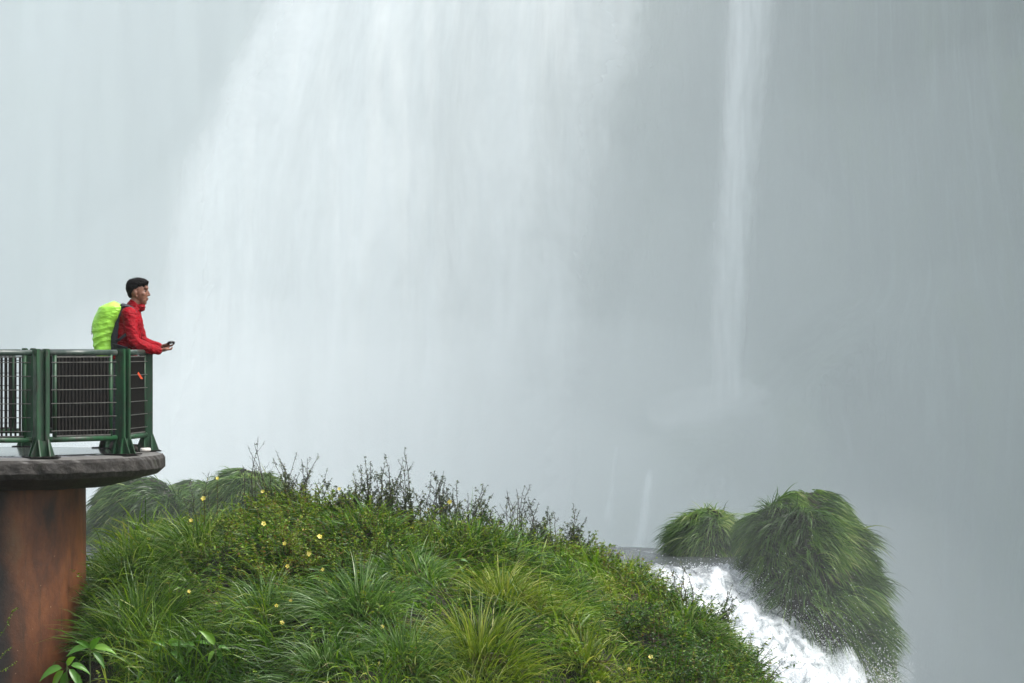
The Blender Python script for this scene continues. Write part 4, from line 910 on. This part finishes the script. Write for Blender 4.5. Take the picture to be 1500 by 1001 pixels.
# ---------------------------------------------------------------- broad leaved plants at the bottom left
def broad(px, py, base, leaves_, label, D_=None, mat='broad'):
    g0 = ground_at(px, base); Dd = D_ or g0[1]; g0 = PX(px, base, Dd); root = empty('broad_leaved_plant', tuple(g0), label, 'plant', 'bright broad leaved plants at the foot of the mound')
    T_ = PX(px, py, Dd); bs = Buf(); t = np.linspace(0, 1, 8)[:, None]; pa = (g0*(1-t)+T_*t)[None]; stalks(bs, pa, np.array([.007]), np.array([.004]), np.array([.5]), 6)
    pet = []
    for (ax, az, L) in leaves_:
        d = np.array([ax, random.uniform(-.5,.3), az]); d /= np.linalg.norm(d); s_ = unit(np.cross(d, [0, -.8, .6])); nn = np.cross(s_, d); k = 9; tt = np.linspace(0, 1, k)
        base_ = T_-np.array([0,0,random.uniform(0,.05)]); p = [base_+d*L*.18]; dd = d.copy()
        for q in range(k-1): dd = unit(dd+np.array([0,0,-1.])*.16); p.append(p[-1]+dd*L/(k-1))
        p = np.array(p); pet.append(np.stack([base_, base_+d*L*.09, p[0]])); w_ = L*.17*np.sin(np.pi*tt**.75)**.8+.001
        cr = nn*(w_*.35)[:, None]
        V = np.stack([p-s_*w_[:, None]+cr, p-s_*w_[:, None]*.5+cr*.3, p, p+s_*w_[:, None]*.5+cr*.3, p+s_*w_[:, None]+cr], 1); V += (np.sin(tt*26)*.003)[:, None, None]*nn
        b = Buf(); b.add(V, grid_faces(k, 5), np.full(k*5, random.uniform(.2,.8))); link('leaf', b.mesh('leaf', True), M[mat], root)
    pet = np.array(pet); stalks(bs, pet, np.full(len(pet), .003), np.full(len(pet), .002), np.full(len(pet), .5), 4); link('stem', bs.mesh('stem'), M['stem_green'], root)
broad(98, 972, 1040, [(-1,.1,.24),(-.6,-.5,.22),(.5,-.4,.22),(1,.2,.20),(.2,.6,.15),(-.2,-.9,.22),(.8,-.6,.18)], 'lowest bright broad leaved plant in front of the pier foot', 27.2)
broad(132, 950, 1040, [(-1,.3,.20),(1,.4,.22),(.3,1,.18),(-.4,.8,.16),(.8,-.4,.18)], 'bright broad leaved plant leaning up from the pier foot', 27.5)
broad(245, 946, 1010, [(-1,.2,.17),(1,.5,.20),(.6,.9,.16),(-.5,.6,.15),(.9,-.2,.20),(-.7,-.5,.16),(.1,-.9,.2)], 'broad leaved plant with drooping leaves left of the yellowish one')
broad(288, 942, 1000, [(-.8,.6,.13),(.9,.4,.13),(.2,1,.12),(-.9,-.3,.13)], 'small yellowish broad leaved plant between two greener ones')
broad(316, 945, 1005, [(-.4,1,.20),(.8,.3,.13),(.5,-.8,.14),(-.6,-.6,.12)], 'broad leaved plant with one upright leaf and one yellow leaf')
broad(202, 1000, 1050, [(-1,.4,.16),(1,.4,.16),(.1,.8,.12),(.6,-.5,.14)], 'bright leaves just showing at the bottom edge left of centre')
broad(258, 1000, 1050, [(-1,.4,.13),(1,.5,.15),(.1,.8,.12)], 'bright leaves just showing at the bottom edge under the drooping plant')
broad(672, 820, 850, [(-1,.2,.10),(.9,.3,.10),(.1,.7,.08),(.6,-.5,.09)], 'tiny bright rosette in the grass under the weed row')
# thin shoots in front of the dark side of the pier
def shoot(pts_, label):
    p0 = PX(*pts_[0], 27.0); root = empty('leafy_shoot', tuple(p0), label, 'shoot', 'small leaved shoots in front of the pier'); P = np.array([PX(a_, b_, 27.0-.05*i) for i, (a_, b_) in enumerate(pts_)])
    t = np.linspace(0, len(P)-1, 14); i = np.minimum(t.astype(int), len(P)-2); f = (t-i)[:, None]; pa = (P[i]*(1-f)+P[i+1]*f)[None]; bs = Buf(); b = Buf()
    stalks(bs, pa, np.array([.005]), np.array([.0018]), np.array([.5])); leaf_on(b, pa, 60, .026, .013, .55, .22, .1, .8, .3); link('stem', bs.mesh('stem'), M['stem_green'], root); link('leaves', b.mesh('leaves'), M['forb'], root)
shoot([(-60,1000),(-10,945),(8,920),(18,896),(26,890)], 'topmost small leaved shoot against the dark pier')
shoot([(-60,1010),(-15,975),(5,958),(18,946)], 'middle small leaved shoot against the dark pier')
shoot([(-70,1020),(-20,990),(5,982),(26,968)], 'lowest small leaved shoot against the dark pier')

# ================================================================ big grass clumps standing in the river
def clump(c, r, n, L0, lean, label, front_only=True, tb=.5, pw=2.2, zmin=None, wd=.020, shear=0.):
    c = np.array(c, float); r = np.array(r, float); root = empty('grass_clump', (c[0], c[1], c[2]-r[2]), label, 'grass clump', 'grass clumps in the river')
    m = 44; th = np.linspace(-np.pi/2, np.pi/2, m); la = np.linspace(0, 2*np.pi, m*2, endpoint=False); A, B = np.meshgrid(la, th)
    def surf(A, B, k=1.):
        cx = np.sign(np.cos(B))*np.abs(np.cos(B))**(2/pw); sx = np.sign(np.sin(B))*np.abs(np.sin(B))**(2/pw)
        d = np.stack([cx*np.cos(A), cx*np.sin(A), sx], -1); q = 1+.15*fbm(np.cos(A)*2.0+c[0], np.sin(A)*1.6+B*1.9, 3, 17)
        o = c+d*r*q[..., None]*k; o[..., 0] += shear*(c[2]-o[..., 2]); return o
    S = surf(A, B, .90); i = np.arange(m*2*m).reshape(m, m*2); j = np.roll(i, -1, 1)
    link('rock', mesh_np('rock', S.reshape(-1, 3), [np.stack([i[:-1], j[:-1], j[1:], i[1:]], -1).reshape(-1, 4)], smooth=True), M['soil'], root)
    a = R.random(n)*2*np.pi; bb = np.arcsin(np.clip(R.uniform(-.92, 1, n), -1, 1))
    P = surf(a, bb, .92); nn = unit((P-c-np.stack([shear*(c[2]-P[:,2]), P[:,1]*0, P[:,1]*0], -1))/r**2); keep = (P[:, 1] < c[1]+r[1]*.65)|(nn[:,2] > .1)
    if zmin is not None: keep &= P[:, 2] > zmin-.1
    P, nn = P[keep], nn[keep]; k = len(P)
    # tufts: neighbouring blades share direction, length and tone
    key = fbm(P[:,0]*4.5, P[:,2]*4.5+P[:,1]*3, 2, 23); ky2 = fbm(P[:,0]*4.5+9, P[:,2]*4.5+P[:,1]*2, 2, 24)
    la_ = np.array([lean[0], lean[1], 0]); tg = np.array([0,0,-1.])+nn*nn[:, 2:3]
    D = unit(nn*(.58-.50*np.clip(nn[:, 2:3], 0, 1)**2)+tg*.12+la_*.80+la_/np.linalg.norm(la_)*.9*np.clip(nn[:, 2:3], 0, 1)**2+.15*R.normal(size=(k,3))+np.stack([key, key*0, ky2*.5], -1)*.8)
    gap = fbm(P[:,0]*2.6+5, P[:,2]*2.6+P[:,1], 3, 29); kp = (gap > -.30)|(R.random(k) < .25)|(nn[:,2] > .45); P, nn, key, ky2, D = P[kp], nn[kp], key[kp], ky2[kp], D[kp]; k = len(P)
    L = L0*(.45+.62*R.random(k))*(1+.6*ky2)*(1-.45*np.clip((nn[:,2]-.8)/.2, 0, 1)); side = unit(nn[:, :2]+np.array(lean)*.8+np.stack([key, ky2], -1)*.8+.1*R.normal(size=(k,2)))
    blades(bf := Buf(), P, D, L, wd*(.6+.7*R.random(k)), .9+.9*R.random(k), side, np.clip(tb+.45*key+.17*R.normal(size=k)+.35*(R.random(k) < .04), 0, 1), seg=6, tipdry=.2)
    link('blades', bf.mesh('blades'), M['reed'], root)
c1 = PX(1197, 880, 46.9); clump((c1[0]+.02, 46.9, c1[2]-.12), (1.0, .95, 1.80), 19000, .48, (.28,-.05), 'largest grass clump, tall and domed, standing in the white water', pw=2.5, tb=.40, shear=.12)
c2 = PX(1118, 788, 47.2); clump((c2[0], 47.1, c2[2]), (.32, .5, .42), 3600, .40, (-.25,-.1), 'rounded lobe of grass at the left foot of the largest clump')
c3 = PX(1035, 800, 49.4); clump((c3[0], 49.4, c3[2]-.1), (.50, .5, .72), 5600, .38, (-.20,-.1), 'small round grass clump on the brink left of the largest clump', tb=.45)
c4 = PX(208, 752, 52); clump((c4[0], 52, c4[2]-.1), (.74, .7, .72), 8000, .42, (-.45,-.1), 'grass clump in the far left river, leftmost and swept to the left', tb=.36)
c5 = PX(282, 752, 53.2); clump((c5[0], 53.2, c5[2]-.1), (.56, .7, .68), 7000, .42, (-.2,-.1), 'grass clump in the middle of the three far left ones', tb=.42)
c6 = PX(364, 742, 52); clump((c6[0], 51.6, c6[2]-.1), (.66, .7, .78), 7000, .42, (-.1,-.1), 'grass clump rightmost and tallest of the three far left ones', tb=.46)

# ================================================================ spray thrown up by the chute
def drops(n, fn, rmin, rmax, name, label):
    bm = bmesh.new(); bmesh.ops.create_icosphere(bm, subdivisions=1, radius=1); base = np.array([v.co[:] for v in bm.verts]); tri = np.array([[v.index for v in f.verts] for f in bm.faces]); bm.free()
    C_ = fn(n); n = len(C_); r = rmin+(rmax-rmin)*R.random(n)**3; sc = np.ones((n,1,3)); sc[..., 2] = 1+.6*R.random((n,1)); V = C_[:, None, :]+base[None]*r[:, None, None]*sc
    Fc = tri[None]+(np.arange(n)*len(base))[:, None, None]
    tag(link(name, mesh_np(name, V.reshape(-1, 3), [Fc.reshape(-1, 3)], smooth=True), M['drops']), label, kind='stuff')
def edge_spray(n):
    "along the line where the white water meets the big clump"
    t = R.random(n); px = np.interp(t, [0,.25,.5,.75,1], [1092,1125,1185,1240,1330]); py = np.interp(t, [0,.25,.5,.75,1], [850,908,950,990,1000])
    D_ = np.interp(t, [0,1], [46.6,45.2])+.25*R.normal(size=n); up_ = R.exponential(1, n)*np.interp(t, [0,.3,1], [6,22,20]); a_ = R.normal(size=n)*9
    px = px+a_+up_*.25; py = py-up_+R.normal(size=n)*5+6
    return np.stack([(px-750)/F*D_, D_, EYE-(py-500)/F*D_], -1)
drops(9000, edge_spray, .002, .0065, 'spray_drops', 'white drops of water thrown up against the largest grass clump')
def surf_spray(n):
    X = R.uniform(1.8, 5.3, n); Y = R.uniform(42.5, 47.6, n); s_ = (X-2.75)*.62-(Y-46.6)*.8; k = s_ > .2; X, Y = X[k], Y[k]
    return np.stack([X, Y, river_z(X, Y)+.04+R.exponential(.05, len(X))], -1)
drops(20000, surf_spray, .002, .0065, 'foam_drops', 'small white drops leaping over the foaming chute')
tag(puff('mist', (-4, 119, -20), (30, 10, 26), vol_mat('mist_low', .022, (.98,.99,.99)), 9, .4), 'low cloud of spray drifting over the gorge floor', kind='stuff')

# loose strands that break up the outline of the hair
hb = Buf(); n = 1500; a = R.random(n)*2*np.pi; e_ = np.arcsin(R.uniform(.05, 1, n)); d = np.stack([np.cos(e_)*np.cos(a), np.cos(e_)*np.sin(a), np.sin(e_)], -1)
hc = np.array(W(201, 417.5)); P = hc+d*np.array([.098,.078,.066]); hp_ = (P[:,0] < hc[0]+.085)|(d[:,2] > .35); P, d, n = P[hp_], d[hp_], int(hp_.sum())
D = unit(d*.75+np.array([.45,0,.55])*np.clip(d[:,2:3], 0, 1)+np.array([-.1,0,-.5])*(1-np.clip(d[:,2:3]*2, 0, 1))+.30*R.normal(size=(n,3)))
blades(hb, P-d*.010, D, .016+.018*R.random(n), .003+.003*R.random(n), .3+.3*R.random(n), unit(D[:, :2]+1e-3), R.random(n), seg=3)
link('hair_strands', hb.mesh('hair_strands'), M['hair'], PS)
